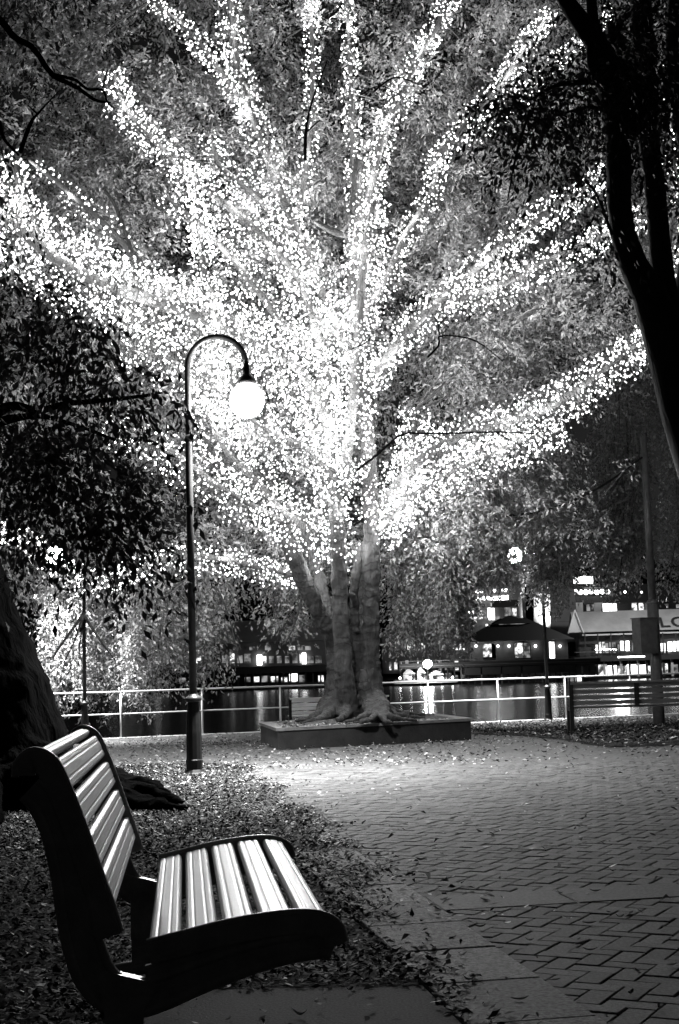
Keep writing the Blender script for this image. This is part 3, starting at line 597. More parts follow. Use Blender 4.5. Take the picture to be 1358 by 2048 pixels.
for li, (pts, band_r, dens) in enumerate(LIMBS):
    m_, a = stem([(x, y, d, r_ * .62) for x, y, d, r_ in pts], 10, 26, wob=.06); m_.build('limb', M['bark_limb'], FIG, True)
    band_r *= 1.15; dens *= (2.4 if li in (0, 22, 23, 26) else 3.7); band_r *= .74
    seg = np.linalg.norm(np.diff(a[:, :3], axis=0), axis=1); Ltot = seg.sum(); cum = np.concatenate([[0], np.cumsum(seg)])
    limb_samples.append(a)
    n = int(Ltot * dens); ss = np.sort(rng.random(n)) * Ltot
    pos = np.stack([np.interp(ss, cum, a[:, k]) for k in range(3)], 1); rr = np.interp(ss, cum, a[:, 3])
    tdir = np.stack([np.gradient(np.interp(ss, cum, a[:, k])) for k in range(3)], 1); tdir /= np.linalg.norm(tdir, axis=1)[:, None] + 1e-9
    X = np.cross(tdir, np.array((.1, .9, .3))); X /= np.linalg.norm(X, axis=1)[:, None]; Y = np.cross(tdir, X)
    ang = rng.random(n) * 2 * np.pi; fr = .25 + .75 * np.sqrt(rng.random(n)); taper = np.interp(ss / Ltot, [0, .1, .7, 1], [.8, 1, .95, .75])
    # bands swell and thin in clumps, as wound light strings do
    cl = .9 + .12 * np.sin(ss * 2.3 + li * 1.7)
    off = rr + .02 + band_r * fr * taper * cl
    bp_ = pos + X * (np.cos(ang) * off)[:, None] + Y * (np.sin(ang) * off)[:, None] + rng.normal(0, .03, (n, 3)); bp_[:, 2] -= rng.random(n) ** 3 * band_r * .8; bp_[:, 1] -= band_r * .35
    t = thing('fairy_light_string', tuple(pos[0]), 'white fairy lights wound round the ' + LIMB_WORDS[li], 'fairy lights', 'fairy light strings wound on the fig')
    wmb = MB(); wv = bp_[:: 1] - np.array(t.location)
    # the wire: a thin ribbon prism through the bulbs in order
    wvs = []; wfs = []
    for i in range(n - 1):
        if np.linalg.norm(wv[i + 1] - wv[i]) > .6: continue
        p, q_ = wv[i], wv[i + 1]; o = len(wvs); e = .003
        wvs += [(p[0] - e, p[1], p[2]), (p[0] + e, p[1], p[2]), (p[0], p[1] + e, p[2] + e), (q_[0] - e, q_[1], q_[2]), (q_[0] + e, q_[1], q_[2]), (q_[0], q_[1] + e, q_[2] + e)]
        wfs += [(o, o + 1, o + 4, o + 3), (o + 1, o + 2, o + 5, o + 4), (o + 2, o, o + 3, o + 5)]
    me = bpy.data.meshes.new('wire'); me.from_pydata(wvs, [], wfs); me.materials.append(M['wire']); wo = bpy.data.objects.new('wire', me); COL.objects.link(wo); wo.parent = t
    nind = 0
    if li == 3:
        order = np.argsort(bp_[:, 1])[:300]; isn = np.zeros(n, bool); isn[order] = True
        for p in bp_[isn]:
            o = bpy.data.objects.new('bulb', bulb_mesh); COL.objects.link(o); o.parent = t; o.location = Vector(p) - t.location
        bp2 = bp_[~isn]
    else: bp2 = bp_
    v = np.concatenate([np.array(octa(p - np.array(t.location), 0.0128 * s)) for p, s in zip(bp2, rng.uniform(.7, 1.45, len(bp2)))]); f = [tuple(q_ + 6 * i for q_ in ff) for i in range(len(bp2)) for ff in OF]
    bo = link('bulbs', v, f, M['bulb']); bo.parent = t; bo['kind'] = 'stuff'
    nb_total += n; LPOS.append((t, bp_))
print('bulbs', nb_total)

# the light the strings give: small point lamps sitting at bulbs, spread evenly over all strings
NL = 420
for t, bp_ in LPOS:
    k = max(2, round(NL * len(bp_) / nb_total))
    for p in bp_[rng.permutation(len(bp_))[:k]]:
        ld = bpy.data.lights.new('string_light', 'POINT'); ld.energy = STRING_W / NL; ld.shadow_soft_size = .05
        lo = bpy.data.objects.new('string_light', ld); COL.objects.link(lo); lo.parent = t; lo.location = Vector(p) - t.location
# ------------------------------------------------------------------ foliage
def leaf_quads(base, dirv, size, width=.4, fold=.25):
    """base (n,3), dirv (n,3) unit, size (n,) -> (n,4,3) folded leaves"""
    n = len(base); rnd = rng.normal(size=(n, 3)); side = np.cross(dirv, rnd); side /= np.linalg.norm(side, axis=1)[:, None] + 1e-9
    up = np.cross(side, dirv); tip = base + dirv * size[:, None]; mid = base + dirv * (size * .45)[:, None] + up * (size * fold * .4)[:, None]
    hw = (size * width * .5)[:, None]
    return np.stack([base, mid + side * hw, tip, mid - side * hw], 1)
def sprays(bases, dirs, length, nl, leafsize, droop=.8, width=.4, jit=.05):
    """drooping twigs with leaves along them. bases (n,3) dirs (n,3)"""
    n = len(bases); t = (np.arange(nl) + .5) / nl; t = t[None, :, None]; L = (length * rng.uniform(.6, 1.3, n))[:, None, None]
    pos = bases[:, None, :] + dirs[:, None, :] * L * t; pos[..., 2] -= (droop * L * t * t)[..., 0]
    tan = dirs[:, None, :] + np.zeros((n, nl, 3)); tan[..., 2] -= (2 * droop * t)[..., 0]; tan /= np.linalg.norm(tan, axis=2)[..., None]
    pos = pos + rng.normal(0, jit, pos.shape)
    d = tan + rng.normal(0, .55, tan.shape); d[..., 2] -= .25; d /= np.linalg.norm(d, axis=2)[..., None]
    s = leafsize * rng.uniform(.6, 1.25, (n * nl))
    return leaf_quads(pos.reshape(-1, 3), d.reshape(-1, 3), s, width)
LS = np.concatenate([a[:, :3] for a in limb_samples]); LSR = np.concatenate([np.full(len(a), LIMBS[i][1]) for i, a in enumerate(limb_samples)])
def dist_to_limbs(p):
    out = np.full(len(p), 9.); 
    for k in range(0, len(LS)):
        d = np.linalg.norm(p - LS[k], axis=1) - LSR[k] * .9
        out = np.minimum(out, d)
    return out
# clump field: random clump centres
def frustum(p, mx=.9, mz=1.2):
    x, y, z = p.T; top = (z - H) / y; return (np.abs(x) < .2425 * y + mx) & (top < .485 + .03 + mz / y)
def crown(n, c, rad, dens):
    import mathutils.noise as mn
    p = rng.uniform(-1, 1, (n, 3)); p = p[np.linalg.norm(p, axis=1) < 1] * np.array(rad) + np.array(c)
    k = np.array([mn.noise(Vector(q_) * .55) for q_ in p]); p = p[k > .04]; return p[frustum(p) & (rng.random(len(p)) < dens(p))]
clumps = crown(24000, (0, 23.4, 8.9), (9, 7.2, 7.6), lambda p: np.clip((p[:, 1] - 18.8) / 4.2, .05, 1) * (p[:, 2] > 2.6 + .18 * np.abs(p[:, 0])))
# fewer leaves close to a limb, most of them beyond it
d = dist_to_limbs(clumps); clumps = clumps[(d > .35) & ((clumps[:, 1] > 22.6) | (rng.random(len(clumps)) < .10))]
clumps = clumps[~((clumps[:, 0] > 4.2) & (clumps[:, 1] < 29) & (clumps[:, 2] < 6.4))][:2500]
per = 6; bases = (clumps[:, None, :] + rng.normal(0, .26, (len(clumps), per, 3))).reshape(-1, 3)
dv = rng.normal(0, 1, bases.shape); dv[:, 2] = np.abs(dv[:, 2]) * .4; dv /= np.linalg.norm(dv, axis=1)[:, None]
Q = [sprays(bases, dv, .55, 22, .095, .7)]
print('crown sprays', len(bases))
# hanging curtains of weeping twigs below the crown
cols = []
for (x0, x1, D0, D1, ytop, ybot, n) in [(100, 330, 32.5, 36, 1190, 1400, 190), (330, 470, 23, 27, 1150, 1340, 90), (450, 640, 23, 27, 1140, 1260, 80), (760, 930, 24, 28, 1020, 1290, 190), (900, 1130, 29.5, 34, 960, 1200, 230), (1100, 1400, 29.5, 34, 900, 1170, 230), (1180, 1420, 29.5, 33, 740, 960, 110), (-30, 160, 22, 26, 1110, 1240, 25), (780, 1000, 23, 26, 900, 1120, 70)]:
    cen = [(random.uniform(x0, x1), random.uniform(D0, D1), random.uniform(-50, 45)) for _ in range(max(3, n // 14))]
    for _ in range(n):
        cx_, D, dy_ = random.choice(cen); D += random.gauss(0, .25); x = cx_ + random.gauss(0, 15); a = P(x, ytop + random.uniform(-60, 60), D); b = P(x, ybot + dy_ - abs(random.gauss(0, 1)) * 55, D); cols.append((a, b))
hb = []; twig = MB()
for a, b in cols:
    L = (a - b).length; sway = Vector((random.gauss(0, .12), random.gauss(0, .12), 0)); k = int(L / .16)
    pts = [a + (b - a) * f + sway * f + Vector((math.sin(f * 5 + a.x) * .04, 0, 0)) for f in np.linspace(0, 1, 5)]
    if random.random() < .5: twig.tube(pts, [.012, .009, .007, .005, .003], 3, False)
    for j in range(k):
        f = (j + random.random()) / k; hb.append(tuple(a + (b - a) * f + sway * f))
hb = np.array(hb); hd = rng.normal(0, 1, hb.shape); hd[:, 2] = -.4; hd /= np.linalg.norm(hd, axis=1)[:, None]
Q.append(sprays(hb, hd, .26, 9, .095, .5, width=.46, jit=.05)); print('hang', len(hb) * 9)
# bright low foliage by the far left lamp
p = rng.normal(0, 1, (300, 3)) * np.array((1.0, .5, .55)) + np.array(P(200, 1330, 34.5)); dv = rng.normal(0, 1, p.shape); dv[:, 2] = -.5; dv /= np.linalg.norm(dv, axis=1)[:, None]
Q.append(sprays(p, dv, .3, 16, .09, .6))
Qa = np.concatenate(Q); print('fig leaves', len(Qa))
o = quads('crown', Qa, M['leaf'], FIG); o['kind'] = 'stuff'
# bare twigs, pale forks and thin branches
def branchlets(spec, m, parent, name):
    mb_ = MB()
    for pts in spec: a = spline([(*P(x, y, d), r) for x, y, d, r in pts], 12); mb_.tube([Vector(q[:3]) for q in a], [max(.003, q[3]) for q in a], 5)
    return mb_.build(name, m, parent, True)
for cl in rng.permutation(len(clumps))[:260]:
    c = clumps[cl]; k = np.argmin(np.linalg.norm(LS - c, axis=1)); s = LS[k]
    if np.linalg.norm(s - c) > 3.2: continue
    mid = (s + c) / 2 + np.array((random.gauss(0, .15), random.gauss(0, .15), .18)); a = spline([s, mid, c, c + (c - mid) * .35 - np.array((0, 0, .12))], 8)
    twig.tube([Vector(q_) for q_ in a], list(np.linspace(.016, .004, 8)), 4, False)
tw = twig.build('twigs', M['bark_limb'], FIG, True); tw['kind'] = 'stuff'
branchlets([[(700, 470, 22.0, .06), (672, 465, 21.9, .06), (640, 448, 21.8, .045), (628, 440, 21.8, .03)], [(690, 470, 22, .05), (695, 435, 21.9, .04), (702, 425, 21.8, .035)],
 [(1035, 640, 21.5, .05), (1100, 605, 21.2, .045), (1170, 583, 21, .03), (1200, 570, 21, .015)], [(1060, 625, 21.5, .03), (1120, 590, 21.3, .02), (1150, 560, 21.2, .01)],
 [(118, 490, 18, .03), (160, 503, 18, .035), (190, 500, 18.2, .03)], [(270, 520, 19, .03), (235, 420, 19.4, .03), (210, 380, 19.5, .02)],
 [(168, 1225, 24, .03), (140, 1265, 24, .025), (115, 1300, 24, .018), (105, 1320, 24, .01)], [(168, 1225, 24, .025), (150, 1280, 24, .018), (128, 1325, 24, .01)], [(168, 1230, 24, .03), (200, 1280, 24, .02), (230, 1320, 24, .01)], [(168, 1228, 24, .02), (160, 1290, 24, .012), (158, 1330, 24, .006)],
 [(305, 1198, 22.3, .015), (335, 1192, 22.3, .018), (365, 1165, 22.4, .02)], [(605, 1190, 22.4, .02), (590, 1245, 22.4, .015), (570, 1290, 22.4, .01)], [(440, 1185, 22.6, .015), (460, 1240, 22.6, .01), (480, 1330, 22.6, .006)],
 [(1250, 940, 24, .015), (1200, 1000, 24, .012), (1170, 1040, 24, .008)], [(1262, 1060, 30, .012), (1245, 1110, 30, .014), (1240, 1150, 30, .012), (1225, 1210, 30, .008)], [(1352, 1080, 30, .015), (1345, 1120, 30, .012), (1335, 1180, 30, .008)]], M['bark_fig'], FIG, 'bare_branches')['kind'] = 'stuff'
branchlets([[(715, 940, 19, .02), (760, 905, 18.9, .018), (805, 868, 18.8, .016), (860, 868, 18.7, .014), (990, 864, 18.6, .012), (1075, 868, 18.5, .008)], [(990, 864, 18.6, .01), (1030, 885, 18.5, .008), (1050, 895, 18.5, .006)],
 [(855, 715, 18.5, .016), (878, 690, 18.5, .014), (880, 672, 18.5, .012), (930, 675, 18.5, .011), (965, 690, 18.5, .009), (1005, 722, 18.4, .005)], [(880, 672, 18.5, .012), (878, 650, 18.5, .01), (905, 625, 18.5, .006)], [(878, 650, 18.5, .008), (862, 625, 18.5, .005)],
 [(700, 700, 18.5, .008), (738, 680, 18.5, .008), (730, 660, 18.5, .004)], [(738, 680, 18.5, .006), (800, 685, 18.5, .003)],
 [(610, 320, 18.8, .025), (612, 260, 18.8, .022), (625, 200, 18.8, .014), (655, 120, 18.8, .007)], [(612, 265, 18.8, .015), (640, 240, 18.8, .008)],
 [(745, 185, 18.8, .014), (790, 155, 18.8, .013), (840, 170, 18.8, .009)], [(720, 190, 18.8, .009), (760, 172, 18.8, .009), (800, 190, 18.8, .005)]], M['bark_dark'], FIG, 'dark_twigs')['kind'] = 'stuff'

# ------------------------------------------------------------------ left dark tree
LT = thing('shade_tree', (-3.9, 13.2, 0), 'black leaning trunk with dark hanging foliage at the left edge', 'tree')
m = MB(); TT = [Vector((-3.75, 13.0, -.15)), Vector((-3.75, 13.0, .35)), Vector((-3.78, 13.0, 1.0)), Vector((-3.88, 13.0, 1.6)), Vector((-3.98, 12.9, 2.3)), Vector((-4.15, 12.6, 3.4)), Vector((-4.2, 12.0, 5.0)), Vector((-4.1, 11.2, 7.0))]
m.tube(TT, [1.45, 1.22, 1.02, .86, .70, .58, .45, .32], 22, True, .05)
for pts in [[(-3.0, 12.6, .35, .35), (-2.3, 12.2, .18, .20), (-1.95, 11.9, .10, .13), (-1.6, 11.5, .05, .08), (-1.25, 11.2, .02, .04)], [(-3.0, 12.4, .3, .3), (-2.4, 11.8, .12, .17), (-1.9, 11.5, .08, .1), (-1.5, 11.3, .0, .05)],
            [(-3.1, 12.8, .3, .3), (-2.2, 12.7, .15, .16), (-1.8, 12.4, .10, .12), (-1.5, 12.1, .04, .06)], [(-3.3, 12.0, .3, .35), (-2.9, 11.2, .1, .18), (-2.6, 10.5, .02, .07)], [(-2.1, 12.1, .14, .10), (-1.7, 12.0, .10, .08), (-1.35, 11.7, .03, .04)]]:
    a = spline(pts, 16); m.tube([Vector(q_[:3]) for q_ in a], [q_[3] for q_ in a], 10, True, .08)
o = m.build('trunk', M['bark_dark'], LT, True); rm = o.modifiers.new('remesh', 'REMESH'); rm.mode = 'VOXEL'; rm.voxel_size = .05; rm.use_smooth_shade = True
dm = o.modifiers.new('relief', 'DISPLACE'); tx = bpy.data.textures.new('rough_bark', 'CLOUDS'); tx.noise_scale = .22; tx.noise_depth = 4; dm.texture = tx; dm.strength = .12; dm.mid_level = .5; dm.texture_coords = 'LOCAL'
def limbs_of(tree, specs, mt, n=9, name='limb'):
    out = []
    for pts in specs:
        a = spline([(*P(x, y, d), r) for x, y, d, r in pts], 20); mb_ = MB(); mb_.tube([Vector(q_[:3]) for q_ in a], [max(.004, q_[3]) for q_ in a], n, True, .05); mb_.build(name, mt, tree, True); out.append(a)
    return out
limbs_of(LT, [[(-220, 900, 12, .15), (-60, 850, 11.0, .07), (20, 812, 10.5, .036), (75, 822, 10.3, .03), (130, 808, 10.2, .022), (220, 800, 10, .016), (300, 790, 9.9, .012)],
 [(-60, 860, 11, .06), (60, 832, 10.6, .025), (150, 850, 10.4, .015), (230, 880, 10.2, .012)],
 [(-120, 20, 11.5, .05), (-20, 25, 11.2, .032), (30, 75, 11, .028), (65, 95, 11, .025), (105, 150, 10.9, .022), (150, 172, 10.8, .017), (190, 200, 10.8, .013), (222, 205, 10.8, .006)],
 [(110, 150, 10.9, .016), (150, 160, 10.9, .013), (175, 178, 10.9, .012), (205, 180, 10.9, .011), (215, 205, 10.9, .008), (230, 218, 10.9, .004)], [(205, 175, 10.9, .008), (215, 140, 10.9, .004)],
 [(-60, 130, 11, .04), (-5, 240, 11, .022), (10, 280, 11, .014), (38, 310, 11, .008)], [(40, 305, 11, .02), (60, 250, 11, .016), (75, 228, 11, .01), (120, 180, 11, .004)], [(75, 228, 11, .008), (55, 210, 11, .004)]], M['bark_dark'])
def dark_mass(n, boxes, per=7, ls=.08, L=.4, nl=14, droop=.9):
    out = []
    for (px, py, D, sx, sy, sz, k) in boxes:
        c = np.array(P(px, py, D)); p = rng.normal(0, 1, (int(k * n), 3)); p = p / np.linalg.norm(p, axis=1)[:, None] * (rng.random(len(p)) ** .45)[:, None] * np.array((sx, sy, sz)) + c; out.append(p)
    p = np.concatenate(out); p = (p[:, None, :] + rng.normal(0, .12, (len(p), per, 3))).reshape(-1, 3)
    d_ = rng.normal(0, 1, p.shape); d_[:, 2] -= .3; d_ /= np.linalg.norm(d_, axis=1)[:, None]
    return sprays(p, d_, L, nl, ls, droop, .42, .03)
q1 = dark_mass(1, [(30, 680, 10.5, .40, .8, .18, 9), (140, 690, 10.2, .42, .7, .16, 8), (245, 745, 10, .25, .5, .14, 3.5), (300, 790, 10, .14, .4, .10, 1.6), (20, 880, 10.5, .40, .8, .16, 9), (140, 850, 10.4, .36, .7, .08, 4), (100, 955, 10.2, .42, .7, .17, 12), (240, 900, 10, .20, .5, .10, 2.2), (240, 1010, 10, .24, .5, .13, 5),
                   (40, 1005, 10.3, .40, .7, .07, 6), (200, 1045, 10.3, .28, .6, .10, 5), (-60, 800, 11, .5, 1, .8, 16), (215, 1085, 10, .08, .3, .05, 1.0), (300, 1040, 10, .10, .3, .12, 2), (0, 610, 11, .4, .8, .10, 4), (210, 790, 10, .25, .5, .06, 1.6)], per=6)
q2 = dark_mass(1, [(-120, 40, 11.5, 1.2, 1, .8, 14), (30, 30, 12, 1.0, 1, .5, 9), (-90, 300, 11.5, .6, 1, .9, 8)], per=5)
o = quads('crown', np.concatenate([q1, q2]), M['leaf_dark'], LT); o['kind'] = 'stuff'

# ------------------------------------------------------------------ right dark tree
q = Vector((3.05, 9.6, 0)); RT = thing('shade_tree', q, 'black multi-stemmed trunk rising along the right edge in silhouette', 'tree')
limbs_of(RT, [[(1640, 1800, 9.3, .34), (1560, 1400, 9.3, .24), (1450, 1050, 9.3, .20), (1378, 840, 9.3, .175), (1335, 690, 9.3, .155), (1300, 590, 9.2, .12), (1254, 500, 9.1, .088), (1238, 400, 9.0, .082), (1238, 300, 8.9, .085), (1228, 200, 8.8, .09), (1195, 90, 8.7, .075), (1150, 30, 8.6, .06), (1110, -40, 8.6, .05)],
 [(1350, 720, 9.4, .12), (1334, 620, 9.4, .095), (1320, 500, 9.4, .078), (1312, 400, 9.4, .072), (1300, 300, 9.4, .075), (1290, 180, 9.4, .08), (1285, 60, 9.4, .08), (1275, -60, 9.4, .07)],
 [(1362, 720, 9.6, .11), (1372, 560, 9.6, .07), (1385, 420, 9.6, .06), (1370, 280, 9.6, .055), (1345, 120, 9.6, .05), (1350, -40, 9.6, .04)],
 [(1235, 190, 8.8, .05), (1190, 140, 8.7, .045), (1187, 60, 8.7, .04), (1180, -30, 8.7, .03)], [(1240, 300, 9, .07), (1270, 200, 9.2, .08), (1240, 120, 9.1, .06), (1225, 40, 9, .05)],
 [(1240, 165, 8.8, .03), (1160, 165, 8.5, .018), (1110, 172, 8.3, .012), (1060, 200, 8.2, .006)], [(1060, 220, 8.2, .010), (1035, 300, 8.2, .008), (1015, 400, 8.2, .003)], [(1240, 240, 8.9, .02), (1180, 215, 8.7, .012), (1080, 240, 8.5, .006), (1040, 230, 8.4, .003)],
 [(1225, 470, 9, .012), (1180, 370, 9, .007), (1110, 360, 9, .004)], [(1240, 420, 9, .012), (1215, 350, 9, .008), (1225, 330, 9, .003)]], M['bark_right'], 12)
q1 = dark_mass(1, [(1100, 220, 8.6, .40, .6, .14, 9), (1190, 190, 8.7, .36, .6, .20, 10), (1050, 270, 8.5, .18, .4, .16, 3), (1000, 245, 8.4, .10, .3, .06, 1), (1250, 90, 9, .42, .8, .34, 17), (1330, 60, 9.4, .40, .8, .50, 16), (1310, 240, 9.4, .28, .7, .45, 13), (1140, 300, 8.6, .20, .4, .10, 2), (1210, 330, 8.9, .12, .4, .25, 2), (1420, 200, 9.4, .5, .8, .8, 12), (1230, 600, 9.2, .10, .3, .25, .8), (1250, 480, 9.0, .12, .3, .3, 1.2)], per=6, ls=.055, L=.26, nl=19)
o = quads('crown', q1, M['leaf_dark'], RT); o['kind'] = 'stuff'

# ------------------------------------------------------------------ leaf litter
def litter(n, inside, size, region, m, name, label, zf=lambda x, y: 0.0, bright=None):
    x0, x1, y0, y1 = region; y = y0 + (y1 - y0) * rng.random(n) ** 1.35; x = rng.uniform(x0, x1, n); k = np.array([inside(a, b) for a, b in zip(x, y)]); x, y = x[k], y[k]
    z = np.array([gz(b) + zf(a, b) for a, b in zip(x, y)]) + rng.random(len(x)) * .018 + .003
    a = rng.uniform(0, 2 * np.pi, len(x)); d_ = np.stack([np.cos(a), np.sin(a), rng.normal(.1, .28, len(x))], 1); d_ /= np.linalg.norm(d_, axis=1)[:, None]
    b = np.stack([x, y, z], 1); s = size * rng.uniform(.5, 1.3, len(x)); n2 = len(x)
    side = np.stack([-np.sin(a), np.cos(a), rng.normal(0, .35, n2)], 1); side /= np.linalg.norm(side, axis=1)[:, None]
    mid = b + d_ * (s * .5)[:, None] + np.stack([np.zeros(n2), np.zeros(n2), s * rng.normal(.05, .12, n2)], 1); hw = (s * rng.uniform(.16, .3, n2))[:, None]
    Qd = np.stack([b, mid + side * hw, b + d_ * s[:, None], mid - side * hw], 1); Qd[..., 2] = np.maximum(Qd[..., 2], (z - .006)[:, None])
    o = quads(name, Qd, m); return tag(o, label, 'leaves', kind='stuff')
def edge_u(v):      # wandering edge of the litter, in kerb coordinates
    return float(np.interp(v, [0, 1, 2.5, 5, 7.5, 13, 14], [-.42, -.40, -.26, -.04, .0, .06, -.6])) + .07 * math.sin(v * 2.1) + .05 * math.sin(v * 5.3 + 1)
import mathutils.noise as mnoise
def in_litter(x, y):
    if mnoise.noise(Vector((x * 2.2, y * 1.6, 3))) < random.uniform(-.75, -.05): return False
    u, v = grid_uv(x, y); 
    if not (abs(x) < .25 * y + 1.0): return False
    if -.42 > u > -1.42 and v < 1.0 + (-.415 - u) * .22: return random.random() < .02
    return u < edge_u(v) + random.gauss(0, .09) and y < 17.3 + .3 * math.sin(x * 2)
litter(300000, in_litter, .036, (-7, 1.2, 2.6, 19), M['litter'], 'leaf_litter', 'thick dark carpet of dry leaves left of the path')
litter(9000, in_litter, .042, (-7, 1.2, 2.6, 19), M['litter_pale'], 'pale_leaf_litter', 'pale curled leaves scattered through the left litter')
litter(16000, lambda x, y: in_litter(x, y) or in_litter(x, y), .045, (-5, 1.2, 8.5, 17.4), M['litter_pale'], 'lamplight_tone_litter', 'extra pale leaves around the lamp foot, lamplight put into their colour')  # lamplight on the litter put in as extra pale leaves
litter(60000, in_litter, .04, (-3, 1.2, 8.5, 17.4), M['litter'], 'path_edge_litter', 'dense brown leaves drifted over the path edge')
bed = lambda x, y: x > 3.35 - .10 * (y - 17) + random.gauss(0, .15) and y > 18.3 + .12 * (x - 3) + random.gauss(0, .2) and y < quay_y(x) - 2
sb = MB(); sb.prism([(3.5, 18.6), (9, 18.9), (11, 34), (2.2, 31.5)], -.45, -.001)
vsx = []; nx_, ny_ = 8, 16
for i in range(nx_ + 1):
    for j in range(ny_ + 1):
        y = 18.5 + 14.5 * j / ny_; x0 = 3.4 - .10 * (y - 18.5); x = x0 + (12 - x0) * i / nx_; vsx.append((x, y, gz(y) + .004 + (.05 if 0 < i and 0 < j else 0)))
struct(MB().add(vsx, [(i * (ny_ + 1) + j, (i + 1) * (ny_ + 1) + j, (i + 1) * (ny_ + 1) + j + 1, i * (ny_ + 1) + j + 1) for i in range(nx_) for j in range(ny_)]).build('garden_bed', M['soil']), 'low leafy earth bed beneath the right slatted bench', 'ground')
litter(30000, bed, .07, (2, 11, 17.5, 34), M['litter'], 'bed_litter', 'dry leaves covering the earth bed under the right bench', lambda x, y: .05)
litter(5000, bed, .07, (2, 11, 17.5, 34), M['litter_pale'], 'pale_bed_litter', 'paler leaves mixed into the right bed', lambda x, y: .055)
def on_paving(x, y):
    u, v = grid_uv(x, y); n_ = 1.0 if (y > 19 and x < 2.5) or u < .5 else .35
    return u > -.4 and abs(x) < .25 * y + .8 and random.random() < n_ * (.35 + .65 * (math.sin(x * 1.7 + 2) * math.sin(y * 1.1) > 0))
def far_scatter(x, y): return abs(x) < .25 * y + .8 and random.random() < (1 if x < 2 + .3 * math.sin(y) else .45)
litter(1800, on_paving, .05, (-1, 5, 6, 18), M['litter'], 'scattered_leaves', 'small dark leaves scattered over the brick path')
litter(2600, on_paving, .045, (-1, 6, 6, 20), M['litter_pale'], 'pale_scattered_leaves', 'small pale leaves scattered over the brick path')
litter(6000, far_scatter, .06, (-7, 6, 16, 33), M['litter_pale'], 'far_scattered_leaves', 'pale fallen leaves around the planter and quay')
litter(5000, far_scatter, .06, (-7, 6, 16, 33), M['litter'], 'far_dark_leaves', 'dark fallen leaves around the planter and quay')
def in_planter(x, y):
    p = np.array((x, y)); c = [C0, C1, C2, C3]
    return all(np.cross(c[(i + 1) % 4] - c[i], p - c[i]) > .12 for i in range(4))
o = litter(5000, in_planter, .07, (-1.6, 2.1, 20, 25.4), M['litter_pale'], 'planter_litter', 'dry leaves lying on the soil inside the tree planter', lambda x, y: .30 + .15 * max(0, 1 - math.hypot(x - TB[0], y - TB[1]) / 1.6) ** 1.3)
# single larger leaves near the camera
def leaf_mesh(i):
    n = 7; top = []; L = .05 + .012 * (i % 3); Wd = L * (.30 + .06 * (i % 2)); vs = []; curl = .25 + .12 * i
    for k in range(n + 1):
        f = k / n; w_ = Wd * math.sin(math.pi * min(1, f * .92 + .04)) ** .8 * (1 - .3 * f); z = curl * L * (f - .5) ** 2 * 1.6; x = L * (f - .5)
        vs += [(x, -w_ / 2, z + abs(w_) * .35), (x, .004 * math.sin(f * 5), z), (x, w_ / 2, z + abs(w_) * .35)]
    fs = [(k * 3 + j, (k + 1) * 3 + j, (k + 1) * 3 + j + 1, k * 3 + j + 1) for k in range(n) for j in (0, 1)]
    me = bpy.data.meshes.new('fallen_leaf'); me.from_pydata(vs, [], fs); me.materials.append(M['litter_pale'] if i % 3 else M['litter']); return me
LM = [leaf_mesh(i) for i in range(5)]
spots = [(1158, 1883), (1160, 1893), (1278, 1951), (1262, 1992), (1318, 2020), (1075, 1920), (1180, 1851), (1190, 1786), (1120, 1790), (1060, 1885), (990, 1830), (856, 1875), (788, 1840), (875, 2016), (600, 2035), (905, 1880), (1325, 1860), (1040, 2005), (960, 1858), (1240, 1838), (1110, 1965), (1345, 1935), (1000, 1760), (1225, 1745), (940, 1965), (1000, 1900), (1215, 2040), (1180, 1905), (700, 1985), (1090, 1700), (870, 1700), (905, 1640), (780, 1655), (1150, 1660), (1280, 1700), (1240, 1610)]
for k, (x, y) in enumerate(spots):
    q = G(x, y); o = bpy.data.objects.new('fallen_leaf', LM[k % 5]); COL.objects.link(o); o.location = (q.x, q.y, .008); s = random.uniform(.55, 1.0); o.scale = (s, s, s)
    o.rotation_euler = (random.uniform(-.15, .15), random.uniform(-.1, .1), random.uniform(0, 6.28)); u_, v_ = grid_uv(q.x, q.y); small = 'small' if s < .75 else 'larger'; tone = 'pale' if (k % 5) % 3 else 'dark'; curl = ('flat', 'curled', 'curled', 'tightly curled', 'rolled up')[k % 5]
    where = 'on the concrete pad by the bench' if u_ < -.41 else 'on the granite kerb strip' if u_ < 0 else 'on the granite cross band' if 2.4 < v_ < 2.82 else 'on the bricks beyond the granite band' if v_ > 2.8 else 'on the near bricks far from the kerb' if u_ > .55 else 'on the near bricks close to the kerb strip'
    tag(o, f'{small} {tone} {curl} leaf lying {where}', 'leaf', 'single dry leaves on the near paving')
# stone by the roots
q = G(285, 1598); m = MB(); m.sphere((0, 0, .05), .13, 9, 6, .6); o = m.build('stone', M['stone'], None, False)
for v_ in o.data.vertices: v_.co *= random.uniform(.85, 1.15)
o.location = (q.x, q.y - .1, 0); o.scale = (1.2, .8, .9); tag(o, 'pale grey stone lying beside the dark tree roots', 'stone')

